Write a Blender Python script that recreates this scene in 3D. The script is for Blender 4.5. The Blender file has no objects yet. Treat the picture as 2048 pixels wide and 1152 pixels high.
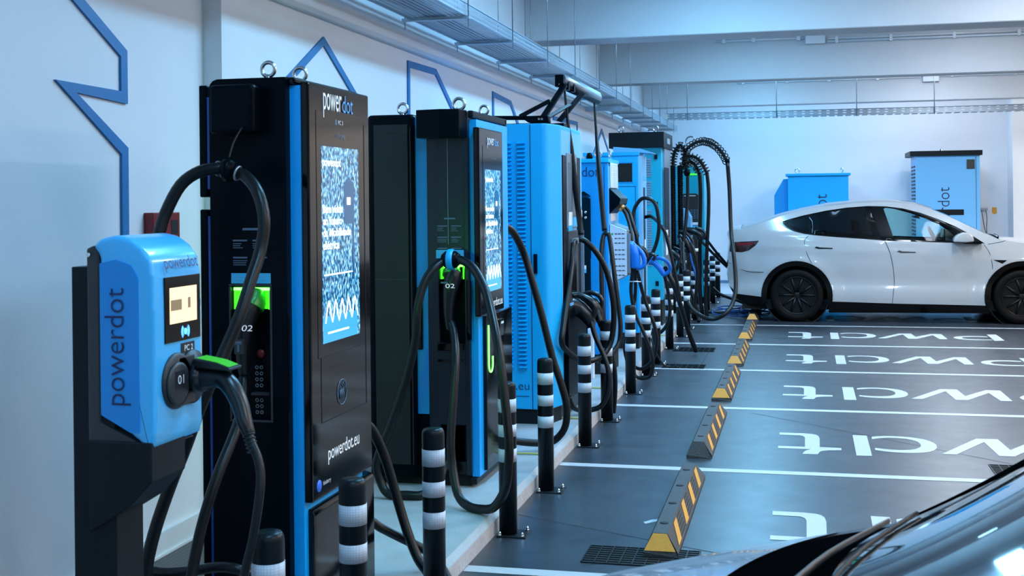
import bpy, bmesh, math, random
from mathutils import Vector, Matrix
from mathutils.geometry import delaunay_2d_cdt

# ------------------------------------------------------------------ camera, world, lights, exposure
scn = bpy.context.scene
COL = scn.collection
scn.view_settings.view_transform = 'Standard'
scn.view_settings.look = 'None'
scn.view_settings.gamma = 1.0
scn.view_settings.exposure = 0.32
scn.view_settings.use_curve_mapping = False

cd = bpy.data.cameras.new('camera')
cam = bpy.data.objects.new('camera', cd)
COL.objects.link(cam)
cd.sensor_width = 36.0
cd.lens = 2420.0 / 2048.0 * 36.0
cd.shift_y = -172.0 / 2048.0
cd.clip_start = 0.02
cd.dof.use_dof = True
cd.dof.focus_distance = 10.0
cd.dof.aperture_fstop = 11.0
_th = math.radians(13.4)
_f = Vector((-math.sin(_th), math.cos(_th), 0))
_r = Vector((math.cos(_th), math.sin(_th), 0))
_u = Vector((0, 0, 1))
_m = Matrix((_r, _u, -_f)).transposed().to_4x4()
cam.matrix_world = Matrix.Translation((0, 0, 1.68)) @ _m @ Matrix.Rotation(-0.011, 4, 'Z')
scn.camera = cam

w = bpy.data.worlds.new('world')
scn.world = w
w.use_nodes = True
w.node_tree.nodes['Background'].inputs[0].default_value = (0.45, 0.62, 1.0, 1)
w.node_tree.nodes['Background'].inputs[1].default_value = 0.25

def area(name, loc, sx, sy, power, color, rot=(0, 0, 0)):
    l = bpy.data.lights.new(name, 'AREA')
    l.shape = 'RECTANGLE'; l.size = sx; l.size_y = sy
    l.energy = power; l.color = color
    o = bpy.data.objects.new(name, l)
    o.location = loc; o.rotation_euler = rot
    COL.objects.link(o)
    return o
BLUE_L = (0.24, 0.64, 1.0)
COOL_L = (0.78, 0.88, 1.0)
WARM_L = (1.0, 0.84, 0.68)
# rows of tube lamps under the ceiling, one pair per bay between the beams
for ly in (-2.5, 2.2, 6.2, 10.2, 14.7, 19.4, 22.9):
    last = ly > 22
    for kind, lx, col_, pw in (('blue', -0.65, BLUE_L, 100), ('white', 2.2, COOL_L, 75), ('warm', 6.2, WARM_L, 120)):
        sx, sy = (2.4, 0.25) if last else (0.25, 1.6)
        k = 0.42 if last else (0.45 if ly < 3 else (0.8 if ly < 7 else 1.0))
        area('tube_light_' + kind, (lx, ly, 3.93), sx, sy, pw * k, col_)
        area('tube_upfill_' + kind, (lx, ly, 3.80), sx, sy, pw * k * (0.18 if kind == 'blue' else 0.6), col_, (math.pi, 0, 0))  # separate upward lamp, added to brighten the ceiling and beam faces

# the green status lights inside the charger sockets
for gl, gy, gz, rx in ((-1.944, 4.062, 1.372, -0.9), (-1.884, 6.455, 1.325, -0.9), (-1.95, 4.76, 1.37, 1.25)):
    area('green_socket_light', (gl, gy, gz), 0.12, 0.01, 0.55 if rx < 0 else 2.2, (0.08, 1.0, 0.03), (rx, 0, 0))

# ------------------------------------------------------------------ materials
MATS = {}
def mat(name, col, rough=0.5, metal=0.0, emit=None, es=0.0, spec=0.5, noise=None, coat=0.0, alpha=None, bump=None, trans=0.0):
    if name in MATS: return MATS[name]
    m = bpy.data.materials.new(name); m.use_nodes = True
    nt = m.node_tree; b = nt.nodes['Principled BSDF']
    b.inputs['Base Color'].default_value = (*col, 1)
    b.inputs['Roughness'].default_value = rough
    b.inputs['Metallic'].default_value = metal
    b.inputs['Specular IOR Level'].default_value = spec
    b.inputs['Coat Weight'].default_value = coat
    b.inputs['Transmission Weight'].default_value = trans
    if emit:
        b.inputs['Emission Color'].default_value = (*emit, 1)
        b.inputs['Emission Strength'].default_value = es
    if noise:
        sc, amt, = noise
        tc = nt.nodes.new('ShaderNodeTexCoord'); n = nt.nodes.new('ShaderNodeTexNoise')
        n.inputs['Scale'].default_value = sc; n.inputs['Detail'].default_value = 6
        nt.links.new(tc.outputs['Object'], n.inputs['Vector'])
        mx = nt.nodes.new('ShaderNodeMix'); mx.data_type = 'RGBA'
        mx.inputs[6].default_value = (*[c * (1 - amt) for c in col], 1)
        mx.inputs[7].default_value = (*[min(1, c * (1 + amt)) for c in col], 1)
        nt.links.new(n.outputs['Fac'], mx.inputs[0]); nt.links.new(mx.outputs[2], b.inputs['Base Color'])
    if bump:
        tc = nt.nodes.new('ShaderNodeTexCoord'); n = nt.nodes.new('ShaderNodeTexNoise')
        n.inputs['Scale'].default_value = bump[0]
        nt.links.new(tc.outputs['Object'], n.inputs['Vector'])
        bp = nt.nodes.new('ShaderNodeBump'); bp.inputs['Strength'].default_value = bump[1]
        bp.inputs['Distance'].default_value = 0.01
        nt.links.new(n.outputs['Fac'], bp.inputs['Height']); nt.links.new(bp.outputs[0], b.inputs['Normal'])
    MATS[name] = m
    return m

M_wall = mat('wall_paint', (0.72, 0.74, 0.78), 0.75, noise=(3, 0.03), bump=(60, 0.06))
M_beam = mat('beam_paint', (0.56, 0.575, 0.60), 0.7, noise=(4, 0.03), bump=(40, 0.08))
M_skirt = mat('skirting_paint', (0.70, 0.72, 0.74), 0.45)
M_line = mat('floor_line_paint', (0.46, 0.49, 0.52), 0.45, noise=(30, 0.08))
M_conc = mat('kerb_concrete', (0.36, 0.42, 0.45), 0.5, noise=(7, 0.22), bump=(80, 0.15))
M_kface = mat('kerb_face_concrete', (0.52, 0.50, 0.50), 0.7, noise=(14, 0.18), bump=(50, 0.4))
M_blue = mat('sky_blue_enamel', (0.0, 0.43, 0.86), 0.4)
M_blue2 = mat('deep_blue_enamel', (0.0, 0.29, 0.70), 0.4)
M_teal = mat('teal_blue_enamel', (0.0, 0.38, 0.55), 0.35, coat=0.2)
M_lblue = mat('light_blue_shell', (0.06, 0.50, 0.95), 0.25, coat=0.3)
M_lblue_s = mat('mid_blue_side_film', (0.0, 0.27, 0.72), 0.35)
M_pale = mat('pale_and_lit_blue_enamel', (0.16, 0.48, 0.83), 0.35)
M_strip = mat('blue_side_strip', (0.0, 0.40, 0.95), 0.35)
M_dstrip = mat('navy_side_strip', (0.006, 0.09, 0.42), 0.4)
M_black = mat('gloss_black', (0.001, 0.002, 0.003), 0.10, spec=0.35)
M_satin = mat('satin_black', (0.0008, 0.003, 0.006), 0.30, spec=0.07)
M_grey = mat('charcoal_plastic', (0.026, 0.030, 0.036), 0.45)
M_cab = mat('cabinet_anthracite', (0.008, 0.012, 0.016), 0.4, spec=0.15)
M_rub = mat('cable_rubber', (0.0025, 0.005, 0.007), 0.34, spec=0.35, bump=(200, 0.05))
M_plas = mat('connector_plastic', (0.006, 0.009, 0.013), 0.3)
M_bgun = mat('blue_connector_plastic', (0.0, 0.16, 0.62), 0.35)
M_steel = mat('galvanised_steel', (0.42, 0.50, 0.58), 0.42, metal=0.85, noise=(12, 0.15))
M_chrome = mat('bright_steel', (0.65, 0.68, 0.7), 0.22, metal=1.0)
M_alu = mat('brushed_aluminium', (0.34, 0.38, 0.43), 0.35, metal=0.7)
M_white = mat('white_print', (0.85, 0.87, 0.9), 0.5)
M_glow = mat('white_print_emissive', (0.7, 0.74, 0.78), 0.5, emit=(0.8, 0.9, 1), es=0.35)  # white print with a weak emission of its own
M_navy = mat('navy_print', (0.006, 0.02, 0.10), 0.45)
M_black_p = mat('black_print', (0.01, 0.012, 0.02), 0.5)
M_bluep = mat('blue_print', (0.10, 0.40, 0.8), 0.5)
M_art = mat('blue_wall_band', (0.0, 0.15, 0.40), 0.45)
M_yel = mat('yellow_reflective', (0.72, 0.32, 0.03), 0.5, noise=(60, 0.12))
M_rubber = mat('wheel_stop_rubber', (0.038, 0.040, 0.042), 0.6, noise=(25, 0.2), bump=(120, 0.5))
M_post = mat('bollard_charcoal', (0.004, 0.008, 0.012), 0.33, spec=0.22)
M_red = mat('alarm_red', (0.20, 0.006, 0.012), 0.4)
M_green = mat('green_led', (0.1, 1, 0.05), 0.5, emit=(0.10, 1.0, 0.08), es=6)
M_green_s = mat('green_lit_plastic', (0.03, 0.35, 0.03), 0.25)  # connector heads: socket's green light put in the colour; also a printed square
M_green_l = mat('green_led_and_lining_glow', (0.05, 0.7, 0.05), 0.3, emit=(0.08, 0.9, 0.02), es=0.9)  # soft LED; on socket linings the emission imitates the light bar's green
M_led = mat('blue_led', (0.1, 0.3, 1), 0.5, emit=(0.08, 0.35, 1.0), es=2.2)
M_paint = mat('car_white_paint', (0.42, 0.435, 0.45), 0.16, coat=0.8)
M_paint2 = mat('car_silver_white_paint', (0.60, 0.68, 0.78), 0.2, coat=0.8)
M_clad = mat('car_black_cladding', (0.002, 0.002, 0.0025), 0.6, spec=0.12)
M_tire = mat('tyre_rubber', (0.003, 0.003, 0.0035), 0.6, spec=0.12)
M_rim = mat('dark_alloy', (0.003, 0.0035, 0.004), 0.35, spec=0.25)
M_seat = mat('seat_upholstery', (0.10, 0.10, 0.10), 0.6)
M_roofg = mat('roof_glass_dark', (0.09, 0.095, 0.11), 0.15, coat=0.5)  # base greyed to imitate the ceiling reflected in the glass
M_cyan = mat('cyan_label', (0.03, 0.36, 0.62), 0.5, emit=(0.03, 0.36, 0.62), es=0.12)
M_dim = mat('dim_grey_print', (0.10, 0.16, 0.24), 0.5)
M_jbox = mat('white_plastic', (0.72, 0.75, 0.8), 0.5)
M_dark = mat('dark_void', (0.002, 0.003, 0.004), 0.8)
M_bcable = mat('blue_cable', (0.01, 0.14, 0.55), 0.45)
M_brass = mat('earth_wire', (0.45, 0.5, 0.12), 0.5)

def glass(name, tint, fac):
    m = bpy.data.materials.new(name); m.use_nodes = True
    nt = m.node_tree; nt.nodes.clear()
    out = nt.nodes.new('ShaderNodeOutputMaterial'); mx = nt.nodes.new('ShaderNodeMixShader')
    tr = nt.nodes.new('ShaderNodeBsdfTransparent'); tr.inputs[0].default_value = (*tint, 1)
    gl = nt.nodes.new('ShaderNodeBsdfGlossy'); gl.inputs['Roughness'].default_value = 0.03
    gl.inputs['Color'].default_value = (0.9, 0.95, 1, 1)
    fr = nt.nodes.new('ShaderNodeFresnel'); fr.inputs[0].default_value = fac
    nt.links.new(fr.outputs[0], mx.inputs[0]); nt.links.new(tr.outputs[0], mx.inputs[1]); nt.links.new(gl.outputs[0], mx.inputs[2])
    nt.links.new(mx.outputs[0], out.inputs[0])
    MATS[name] = m
    return m
M_glassc = glass('clear_window_glass', (0.62, 0.80, 0.76), 1.15)
M_glassd = glass('privacy_window_glass', (0.09, 0.11, 0.11), 1.35)
M_glassw = glass('windscreen_glass', (0.16, 0.22, 0.26), 1.55)

def floor_mat():
    m = bpy.data.materials.new('coated_floor'); m.use_nodes = True
    nt = m.node_tree; b = nt.nodes['Principled BSDF']
    tc = nt.nodes.new('ShaderNodeTexCoord')
    n = nt.nodes.new('ShaderNodeTexNoise'); n.inputs['Scale'].default_value = 1.3; n.inputs['Detail'].default_value = 8
    mp = nt.nodes.new('ShaderNodeMapping'); mp.inputs['Scale'].default_value = (0.6, 2.5, 1)
    nt.links.new(tc.outputs['Object'], mp.inputs[0]); nt.links.new(mp.outputs[0], n.inputs['Vector'])
    r = nt.nodes.new('ShaderNodeValToRGB')
    r.color_ramp.elements[0].position = 0.3; r.color_ramp.elements[0].color = (0.020, 0.025, 0.034, 1)
    r.color_ramp.elements[1].position = 0.7; r.color_ramp.elements[1].color = (0.034, 0.041, 0.053, 1)
    nt.links.new(n.outputs['Fac'], r.inputs[0]); nt.links.new(r.outputs[0], b.inputs['Base Color'])
    n2 = nt.nodes.new('ShaderNodeTexNoise'); n2.inputs['Scale'].default_value = 5; n2.inputs['Detail'].default_value = 5
    nt.links.new(tc.outputs['Object'], n2.inputs['Vector'])
    mr = nt.nodes.new('ShaderNodeMapRange'); mr.inputs[3].default_value = 0.26; mr.inputs[4].default_value = 0.42
    nt.links.new(n2.outputs['Fac'], mr.inputs[0]); nt.links.new(mr.outputs[0], b.inputs['Roughness'])
    b.inputs['Specular IOR Level'].default_value = 0.75
    n3 = nt.nodes.new('ShaderNodeTexNoise'); n3.inputs['Scale'].default_value = 90
    nt.links.new(tc.outputs['Object'], n3.inputs['Vector'])
    bp = nt.nodes.new('ShaderNodeBump'); bp.inputs['Strength'].default_value = 0.12; bp.inputs['Distance'].default_value = 0.004
    nt.links.new(n3.outputs['Fac'], bp.inputs['Height']); nt.links.new(bp.outputs[0], b.inputs['Normal'])
    return m
M_floor = floor_mat()

def dots_mat(name, base, hole, scale, plane='XZ', radius=0.32, alpha_holes=False, rough=0.5, metal=0.0):
    """round or square holes in a square grid, from object coordinates"""
    m = bpy.data.materials.new(name); m.use_nodes = True
    nt = m.node_tree; b = nt.nodes['Principled BSDF']
    b.inputs['Roughness'].default_value = rough; b.inputs['Metallic'].default_value = metal
    tc = nt.nodes.new('ShaderNodeTexCoord'); sp = nt.nodes.new('ShaderNodeSeparateXYZ')
    nt.links.new(tc.outputs['Object'], sp.inputs[0])
    def M(op, a, bb=None):
        n = nt.nodes.new('ShaderNodeMath'); n.operation = op
        for i, v in enumerate((a, bb)):
            if v is None: continue
            if isinstance(v, (int, float)): n.inputs[i].default_value = v
            else: nt.links.new(v, n.inputs[i])
        return n.outputs[0]
    sq = []
    for k, ax in enumerate(plane):
        v = M('SUBTRACT', M('FRACT', M('MULTIPLY', sp.outputs['XYZ'.index(ax)], scale[k])), 0.5)
        sq.append(M('MULTIPLY', v, v))
    d = M('SQRT', M('ADD', sq[0], sq[1]))
    inside = M('LESS_THAN', d, radius)
    if alpha_holes:
        b.inputs['Base Color'].default_value = (*base, 1)
        nt.links.new(M('SUBTRACT', 1.0, inside), b.inputs['Alpha'])
    else:
        mx = nt.nodes.new('ShaderNodeMix'); mx.data_type = 'RGBA'
        mx.inputs[6].default_value = (*base, 1); mx.inputs[7].default_value = (*hole, 1)
        nt.links.new(inside, mx.inputs[0]); nt.links.new(mx.outputs[2], b.inputs['Base Color'])
    MATS[name] = m
    return m
M_perf = dots_mat('perforated_vent_sheet', (0.004, 0.009, 0.012), (0.0, 0.0, 0.0), (70, 70), 'XZ', 0.3, rough=0.55)
M_tray = dots_mat('perforated_tray_steel', (0.30, 0.38, 0.46), (0, 0, 0), (28, 28), 'XY', 0.30, True, 0.4, 0.5)
M_trays = dots_mat('perforated_tray_side_steel', (0.34, 0.44, 0.54), (0, 0, 0), (28, 30), 'YZ', 0.26, True, 0.4, 0.5)
M_trayx = dots_mat('perforated_cross_tray_steel', (0.36, 0.40, 0.44), (0, 0, 0), (8, 26), 'XZ', 0.22, True, 0.4, 0.5)
M_refl = dots_mat('reflective_band', (0.46, 0.52, 0.60), (0.58, 0.64, 0.72), (120, 120), 'XZ', 0.36, rough=0.35)
M_checker = dots_mat('tread_plate', (0.055, 0.055, 0.055), (0.13, 0.13, 0.13), (38, 60), 'XY', 0.25, rough=0.4, metal=0.4)

def screen_mat():
    m = bpy.data.materials.new('blue_display_picture'); m.use_nodes = True
    nt = m.node_tree; b = nt.nodes['Principled BSDF']
    b.inputs['Base Color'].default_value = (0.01, 0.02, 0.04, 1); b.inputs['Roughness'].default_value = 0.08
    tc = nt.nodes.new('ShaderNodeTexCoord')
    mp = nt.nodes.new('ShaderNodeMapping'); mp.inputs['Scale'].default_value = (1, 95, 52)
    n = nt.nodes.new('ShaderNodeTexNoise'); n.inputs['Scale'].default_value = 1.0; n.inputs['Detail'].default_value = 3
    nt.links.new(tc.outputs['Object'], mp.inputs[0]); nt.links.new(mp.outputs[0], n.inputs['Vector'])
    r = nt.nodes.new('ShaderNodeValToRGB'); e = r.color_ramp.elements
    e[0].position = 0.42; e[0].color = (0.001, 0.03, 0.10, 1)
    e[1].position = 0.66; e[1].color = (0.50, 0.85, 1.0, 1)
    k = e.new(0.5); k.color = (0.0, 0.25, 0.55, 1)
    nt.links.new(n.outputs['Fac'], r.inputs[0]); nt.links.new(r.outputs[0], b.inputs['Emission Color'])
    b.inputs['Emission Strength'].default_value = 1.1
    return m
M_screen = screen_mat()
M_screen_l = mat('blue_display_lower', (0.01, 0.02, 0.04), 0.08, emit=(0.05, 0.42, 0.85), es=1.0)
M_screen_d = mat('dark_display_figure', (0.005, 0.01, 0.02), 0.08, emit=(0.004, 0.09, 0.24), es=1.0)
M_screen_w = mat('white_display_text', (0.5, 0.5, 0.5), 0.2, emit=(0.85, 0.95, 1.0), es=1.3)
M_warmscr = mat('warm_display', (0.3, 0.2, 0.1), 0.2, emit=(1.0, 0.72, 0.42), es=1.25)
M_warmscr2 = mat('warm_display_button', (0.2, 0.15, 0.1), 0.2, emit=(0.18, 0.12, 0.06), es=0.8)

# ------------------------------------------------------------------ mesh helpers
def wloc(o):
    v = Vector((0, 0, 0))
    while o is not None:
        v += o.location; o = o.parent
    return v

class MB:
    def __init__(s): s.bm = bmesh.new()
    def _xf(s, vs, M):
        if M is not None: bmesh.ops.transform(s.bm, matrix=M, verts=vs)
    def box(s, x0, x1, y0, y1, z0, z1, bev=0.0, seg=2, M=None):
        t = bmesh.new()
        bmesh.ops.create_cube(t, size=1.0)
        for v in t.verts:
            v.co = Vector(((x0 + x1) / 2 + v.co.x * (x1 - x0), (y0 + y1) / 2 + v.co.y * (y1 - y0), (z0 + z1) / 2 + v.co.z * (z1 - z0)))
        if bev > 0:
            bmesh.ops.bevel(t, geom=list(t.edges), offset=bev, segments=seg, affect='EDGES', profile=0.6)
        if M is not None: bmesh.ops.transform(t, matrix=M, verts=t.verts)
        s.add(t); return s
    def add(s, t):
        me = bpy.data.meshes.new('tmp'); t.to_mesh(me); t.free(); s.bm.from_mesh(me); bpy.data.meshes.remove(me)
    def prism(s, poly, axis, d0, d1, bev=0.0, seg=2):
        """poly: 2-D points; axis 'x': (y,z), 'y': (x,z), 'z': (x,y); extruded from d0 to d1"""
        t = bmesh.new()
        def P(a, b, d):
            return {'x': (d, a, b), 'y': (a, d, b), 'z': (a, b, d)}[axis]
        v0 = [t.verts.new(P(a, b, d0)) for a, b in poly]; v1 = [t.verts.new(P(a, b, d1)) for a, b in poly]
        n = len(poly)
        f0 = t.faces.new(v0); f1 = t.faces.new(list(reversed(v1)))
        for i in range(n):
            t.faces.new((v0[i], v1[i], v1[(i + 1) % n], v0[(i + 1) % n]))
        bmesh.ops.recalc_face_normals(t, faces=t.faces)
        if bev > 0:
            bmesh.ops.bevel(t, geom=list(t.edges), offset=bev, segments=seg, affect='EDGES', profile=0.6)
        s.add(t); return s
    def cyl(s, p0, p1, r0, r1=None, n=20, caps=True):
        return s.tube([p0, p1], [r0, r0 if r1 is None else r1], n, caps, smooth=0)
    def tube(s, pts, r, n=10, caps=True, smooth=4, flat=None):
        P = [Vector(p) for p in pts]
        R = list(r) if isinstance(r, (list, tuple)) else [r] * len(P)
        if smooth and len(P) > 2:
            Q = []; RR = []
            for i in range(len(P) - 1):
                a = P[max(i - 1, 0)]; b = P[i]; c = P[i + 1]; d = P[min(i + 2, len(P) - 1)]
                for k in range(smooth):
                    t = k / smooth
                    Q.append(0.5 * ((2 * b) + (-a + c) * t + (2 * a - 5 * b + 4 * c - d) * t * t + (-a + 3 * b - 3 * c + d) * t ** 3))
                    RR.append(R[i] * (1 - t) + R[i + 1] * t)
            Q.append(P[-1]); RR.append(R[-1]); P = Q; R = RR
        bm = s.bm; rings = []
        T0 = (P[1] - P[0]).normalized()
        up = Vector((0, 0, 1)) if abs(T0.z) < 0.9 else Vector((1, 0, 0))
        N = (up - T0 * up.dot(T0)).normalized()
        for i, p in enumerate(P):
            T = ((P[min(i + 1, len(P) - 1)] - P[max(i - 1, 0)]))
            if T.length < 1e-9: T = T0
            T.normalize()
            N = (N - T * N.dot(T))
            if N.length < 1e-6: N = Vector((1, 0, 0)) - T * T.x
            N.normalize(); B = T.cross(N)
            ring = []
            for k in range(n):
                a = 2 * math.pi * k / n
                ca, sa = math.cos(a), math.sin(a)
                if flat: sa *= flat
                ring.append(bm.verts.new(p + (N * ca + B * sa) * R[i]))
            rings.append(ring)
        for i in range(len(rings) - 1):
            for k in range(n):
                f = bm.faces.new((rings[i][k], rings[i][(k + 1) % n], rings[i + 1][(k + 1) % n], rings[i + 1][k])); f.smooth = True
        if caps:
            bm.faces.new(list(reversed(rings[0]))); bm.faces.new(rings[-1])
        return s
    def lathe(s, prof, c, n=28, axis='z'):
        """prof (r, h) list, about a vertical (or x/y) axis through c"""
        bm = s.bm; rings = []
        for r, h in prof:
            ring = []
            for k in range(n):
                a = 2 * math.pi * k / n; u, v = r * math.cos(a), r * math.sin(a)
                d = {'z': (u, v, h), 'x': (h, u, v), 'y': (v, h, u)}[axis]
                ring.append(bm.verts.new(Vector(c) + Vector(d)))
            rings.append(ring)
        for i in range(len(rings) - 1):
            for k in range(n):
                f = bm.faces.new((rings[i][k], rings[i][(k + 1) % n], rings[i + 1][(k + 1) % n], rings[i + 1][k])); f.smooth = True
        bm.faces.new(list(reversed(rings[0]))); bm.faces.new(rings[-1])
        return s
    def torus(s, c, R, r, normal=(0, 1, 0), n=24, m=8, a0=0, a1=2 * math.pi):
        nrm = Vector(normal).normalized()
        u = nrm.orthogonal().normalized(); v = nrm.cross(u)
        pts = [Vector(c) + (u * math.cos(a0 + (a1 - a0) * k / n) + v * math.sin(a0 + (a1 - a0) * k / n)) * R for k in range(n + 1)]
        return s.tube(pts, r, m, False, 0)
    def poly(s, pts):
        s.bm.faces.new([s.bm.verts.new(p) for p in pts]); return s
    def build(s, name, material, parent=None, smooth=False, **kw):
        me = bpy.data.meshes.new(name)
        bmesh.ops.recalc_face_normals(s.bm, faces=s.bm.faces)
        if parent is not None:
            o0 = wloc(parent)
            for v in s.bm.verts: v.co -= o0
        s.bm.to_mesh(me); s.bm.free()
        mats = material if isinstance(material, (list, tuple)) else [material]
        for x in mats: me.materials.append(x)
        if smooth:
            for p in me.polygons: p.use_smooth = True
        o = bpy.data.objects.new(name, me); COL.objects.link(o)
        if parent is not None: o.parent = parent
        tag(o, **kw)
        return o

def tag(o, label=None, cat=None, group=None, kind=None):
    if label: o['label'] = label
    if cat: o['category'] = cat
    if group: o['group'] = group
    if kind: o['kind'] = kind
    return o
def thing(name, loc, label, cat, group=None):
    o = bpy.data.objects.new(name, None); o.location = loc; o.empty_display_size = 0.1
    COL.objects.link(o)
    return tag(o, label, cat, group)
def struct(mb, name, m):
    return mb.build(name, m, kind='structure')

def text(s, name, origin, u, v, width, height, m, parent, depth=0.002, thin=0.0, spacing=1.0, shear=0.0):
    """text on the plane origin+u*a+v*b, baseline at origin, scaled to width x ascender height"""
    c = bpy.data.curves.new('t', 'FONT'); c.body = s; c.size = 1.0; c.extrude = 0.0; c.offset = -thin
    c.space_character = spacing; c.shear = shear; c.resolution_u = 4
    o = bpy.data.objects.new('t', c); COL.objects.link(o)
    dg = bpy.context.evaluated_depsgraph_get(); dg.update()
    me = bpy.data.meshes.new_from_object(o.evaluated_get(dg))
    bpy.data.objects.remove(o); bpy.data.curves.remove(c)
    xs = [q.co.x for q in me.vertices]; ys = [q.co.y for q in me.vertices]
    x0, x1 = min(xs), max(xs); y1 = max(ys)
    sx = width / (x1 - x0); sy = height / y1
    u = Vector(u).normalized(); v = Vector(v).normalized(); n = u.cross(v)
    o0 = wloc(parent) if parent else Vector((0, 0, 0))
    for q in me.vertices:
        q.co = Vector(origin) + u * (q.co.x - x0) * sx + v * q.co.y * sy + n * depth - o0
    me.name = name; me.materials.clear(); me.materials.append(m)
    ob = bpy.data.objects.new(name, me); COL.objects.link(ob)
    if parent: ob.parent = parent
    return ob

def copy_tree(o, parent=None, off=(0, 0, 0)):
    c = o.copy(); COL.objects.link(c); c.parent = parent
    c.location = o.location + Vector(off)
    for ch in list(o.children): copy_tree(ch, c)
    return c

def region(mb, outer, holes, f, step=0.06):
    """fill a 2-D polygon with holes on a grid and lift it with f(a, b) -> 3-D point"""
    def inside(p, poly):
        x, y = p; r = False; n = len(poly)
        for i in range(n):
            x1, y1 = poly[i]; x2, y2 = poly[(i + 1) % n]
            if (y1 > y) != (y2 > y) and x < (x2 - x1) * (y - y1) / (y2 - y1) + x1: r = not r
        return r
    def dens(poly):
        out = []
        for i in range(len(poly)):
            a = Vector(poly[i]); b = Vector(poly[(i + 1) % len(poly)]); k = max(1, int((b - a).length / step))
            for j in range(k): out.append(tuple(a.lerp(b, j / k)))
        return out
    V = []; E = []
    loops = [dens(outer)] + [dens(h) for h in holes]
    for L in loops:
        b = len(V); V += [Vector(p) for p in L]
        E += [(b + i, b + (i + 1) % len(L)) for i in range(len(L))]
    xs = [p[0] for p in outer]; ys = [p[1] for p in outer]
    x = min(xs) + step / 2
    def far(p):
        return all((Vector(p) - q).length > step * 0.45 for L in loops for q in [Vector(t) for t in L] if abs(q.x - p[0]) < step)
    while x < max(xs):
        y = min(ys) + step / 2
        while y < max(ys):
            p = (x, y)
            if inside(p, outer) and not any(inside(p, h) for h in holes) and far(p): V.append(Vector(p))
            y += step
        x += step
    vo, eo, fo, _, _, _ = delaunay_2d_cdt(V, E, [], 0, 1e-5)
    bv = [mb.bm.verts.new(f(p[0], p[1])) for p in vo]
    for t in fo:
        c = (sum(vo[i][0] for i in t) / len(t), sum(vo[i][1] for i in t) / len(t))
        if inside(c, outer) and not any(inside(c, h) for h in holes):
            fc = mb.bm.faces.new([bv[i] for i in t]); fc.smooth = True
    for q in [q for q in bv if not q.link_faces]: mb.bm.verts.remove(q)
    return mb

# ------------------------------------------------------------------ the room
struct(MB().box(-4, 11, -9, 25, -0.2, 0), 'floor', M_floor)
struct(MB().prism([(-2.83, 0.0), (-1.56, 0.0), (-1.52, 0.0), (-1.52, 0.075), (-1.545, 0.10), (-2.83, 0.10)], 'y', 0.2, 20.1), 'kerb_platform', M_conc)
struct(MB().box(-1.5205, -1.5165, 0.2, 20.1, 0, 0.073), 'kerb_face', M_kface)
struct(MB().box(-2.82, -2.22, 1.5, 6.0, 0.10, 0.104), 'trim_1', M_checker)
struct(MB().box(-3.1, -2.83, -9, 5.40, 0, 4.3), 'wall_left', M_wall)
struct(MB().box(-3.1, -2.73, 5.40, 24.4, 0, 4.3), 'wall_left_far', M_wall)
struct(MB().box(-3.1, 11, 24.2, 24.5, 0, 4.3), 'wall_back', M_wall)
struct(MB().box(10.6, 11, -9, 25, 0, 4.3), 'wall_right', M_wall)
struct(MB().box(-4, 11, -9.3, -9, 0, 4.3), 'wall_front', M_wall)
struct(MB().box(-4, 11, -9, 25, 4.15, 4.3), 'ceiling', M_wall)
struct(MB().box(-2.83, -2.81, -9, 5.40, 0.10, 0.21).box(-2.83, -2.80, 1.0, 5.40, 0.10, 0.115), 'baseboard_left', M_skirt)
struct(MB().box(-2.73, 3.7, 24.18, 24.2, 0, 0.09), 'baseboard_back', mat('dark_skirting', (0.12, 0.22, 0.36), 0.5))
struct(MB().box(-2.73, 6.0, 21.4, 24.2, 0.0, 0.035), 'trim_2', mat('pale_concrete_apron', (0.5, 0.54, 0.6), 0.5, noise=(5, 0.1)))
struct(MB().box(3.78, 4.6, 23.6, 24.2, 0, 4.15), 'trim_3', M_wall)
struct(MB().prism([(-2.73, 2.90), (-2.73, 2.77), (-2.69, 2.77), (-2.665, 2.79), (-2.665, 2.86), (-2.70, 2.90)], 'y', 5.55, 24.2), 'trim_4', M_wall)
for i, (ya, yb) in enumerate(((-5.2, -4.7), (-0.4, 0.1), (12.1, 12.55), (16.92, 17.25), (21.5, 21.8))):
    struct(MB().box(-2.73 if ya > 5 else -2.83, 10.6, ya, yb, 3.32, 4.15, 0.008, 1), 'ceiling_beam', M_beam)
# joints sawn in the floor coating
jm = MB()
for a, b in (((-1.5, 6.33), (-0.2, 5.72)), ((-1.0, 5.5), (3.2, 7.6)), ((-0.4, 9.7), (1.6, 7.8)), ((-1.0, 13.7), (-1.0, 12.2))):
    A, B = Vector((*a, 0.0012)), Vector((*b, 0.0012)); d = (B - A).normalized(); n = Vector((-d.y, d.x, 0)) * 0.003
    jm.poly([A - n, A + n, B + n, B - n])
struct(jm, 'floor_joints', mat('joint_dark', (0.012, 0.015, 0.02), 0.7))

# painted bay lines
words = ['nearest the camera', 'second nearest the camera', 'third from the camera', 'fourth from the camera', 'fifth from the camera', 'sixth from the camera', 'running under the white car, farthest']
for i, y in enumerate((5.35, 7.6, 9.88, 12.10, 14.27, 16.45, 18.66)):
    mb = MB().box(-1.512, 5.6, y - 0.045, y + 0.045, 0.0005, 0.002)
    mb.build('parking_line', M_line, label='white painted parking bay line across the dark floor, ' + words[i], cat='parking line', group='parking bay lines')

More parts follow.
